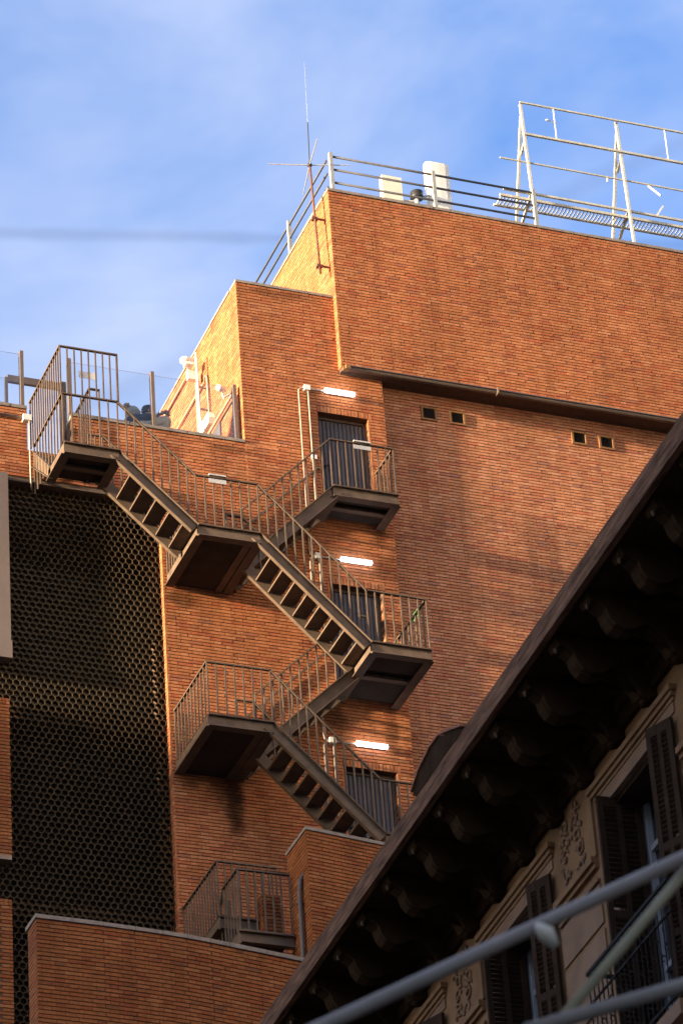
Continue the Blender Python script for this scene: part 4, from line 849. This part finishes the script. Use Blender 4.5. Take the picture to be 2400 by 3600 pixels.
    mb = MB(); obox(mb, bs0, bs1, bo-.03, bo+.015, 16.93, 16.965); obox(mb, bs0, bs0+.03, WO+.04, bo-.031, 16.93, 16.965); obox(mb, bs1-.03, bs1, WO+.04, bo-.031, 16.93, 16.965); obox(mb, bs0, bs1, bo-.015, bo+.005, 15.80, 15.825); obox(mb, bs0, bs1, bo-.015, bo+.005, 16.62, 16.64); hr = mb.build('balcony_rail', 'iron', sl)
    k = 0; s = bs0+.02
    while s < bs1:
        p = Vector(OP(s, bo-.006, 15.70)); var = k % 3
        def mk(var=var):
            q = MB(); q.tube([(0, 0, 0), (0, 0, 1.23)], 0.008, 6)
            for zc, dd in ((.22, 1), (.48, -1), (.75, 1), (1.05, -1)) if var == 0 else ((.35, -1), (.62, 1), (.9, -1)) if var == 1 else ((.15, -1), (.55, 1), (.8, -1), (1.1, 1)):
                q.tube([(.0, 0, zc), (-.02, dd*.03, zc+.03), (-.03, dd*.05, zc), (-.02, dd*.045, zc-.03), (-.01, dd*.025, zc-.025)], [.008, .009, .008, .007, .004], 5)
            return q
        inst('baluster', ('iron', var), mk, 'iron', p, hr); s += .105; k += 1

# ================================================================== blurred scaffold tubes near the camera
sc_ = thing('scaffold_frame', (7.6, 12, GZ), 'out of focus grey scaffold tubes crossing the lower right corner', 'scaffold')
MB().tube([(3.2, 12, 5.28), (7.7, 12, 7.86)], 0.027, 14).build('tube', 'tube', sc_, smooth=True)
MB().tube([(5.60, 12.03, 6.278), (7.7, 12.03, 7.10)], 0.027, 14).build('tube', 'tube', sc_, smooth=True)
MB().tube([(5.753, 12.05, 6.345), (6.80, 12.05, 7.58)], 0.021, 14).build('brace_tube', 'tube_y', sc_, smooth=True)
MB().tube([(7.66, 12.0, GZ), (7.66, 12.0, 8.3)], 0.027, 12).build('standard', 'tube', sc_, smooth=True)
MB().tube([(3.25, 12.0, GZ), (3.25, 12.0, 5.34)], 0.027, 12).build('standard', 'tube', sc_, smooth=True)
MB().tube([(5.655, 11.99, 6.69), (5.70, 11.985, 6.66), (5.735, 11.99, 6.615)], [0.02, 0.035, 0.018], 10).build('clamp', 'clamp', sc_, smooth=True)

# ================================================================== house across the street (out of view; it shades the street)
hx = thing('opposite_house', (-29, 20, GZ), 'tall plastered house across the street that shades the lower fronts', 'house')
holes = []
for f_ in range(9):
    for k in range(18): holes.append((-28+k*4.2, -26.8+k*4.2, 1.0+f_*3.6, 3.2+f_*3.6))
OX, OZ = -27.0, 34.9
mb = MB()
for (p, q, z0, z1) in rect_minus(-32, 49.0, GZ, OZ, holes): mb.box(OX-0.4, OX, p, q, z0, z1)
mb.build('front_wall', 'plaster', hx); MB().box(OX-14, OX-0.41, -32, 49.0, GZ, OZ-0.02).build('house_body', 'plaster', hx)
mb = MB()
for h in holes: mb.box(OX-0.40, OX-0.32, h[0], h[1], h[2], h[3])
mb.build('window_panes', 'winglass', hx, kind='stuff')
MB().box(OX-14.2, OX+0.35, -32.2, 49.2, OZ, OZ+0.35).build('cornice', 'plaster', hx)

# unseen bounce block added behind the old house (out of view to the right); its sunlit side throws warm light back on the brick front
nb = thing('added_bounce_block', (36, 22, GZ), 'unseen pale block added behind the old townhouse to bounce sunlight', 'building')
holes = [(6+k*3.4, 7.3+k*3.4, 3.0+f_*3.3, 4.9+f_*3.3) for k in range(9) for f_ in range(15)]
mb = MB()
for (p, q, z0, z1) in rect_minus(4, 37, GZ, 54.0, holes): mb.box(31.0, 31.3, p, q, z0, z1)
mb.build('side_wall', 'plaster', nb); MB().box(31.31, 42, 4, 37, GZ, 53.98).build('block_body', 'plaster', nb)
mb = MB()
for h in holes: mb.box(31.22, 31.30, h[0], h[1], h[2], h[3])
mb.build('window_panes', 'winglass', nb, kind='stuff')

# every thing's mesh children keep the thing's frame
scene.render.resolution_x, scene.render.resolution_y = 682, 1024
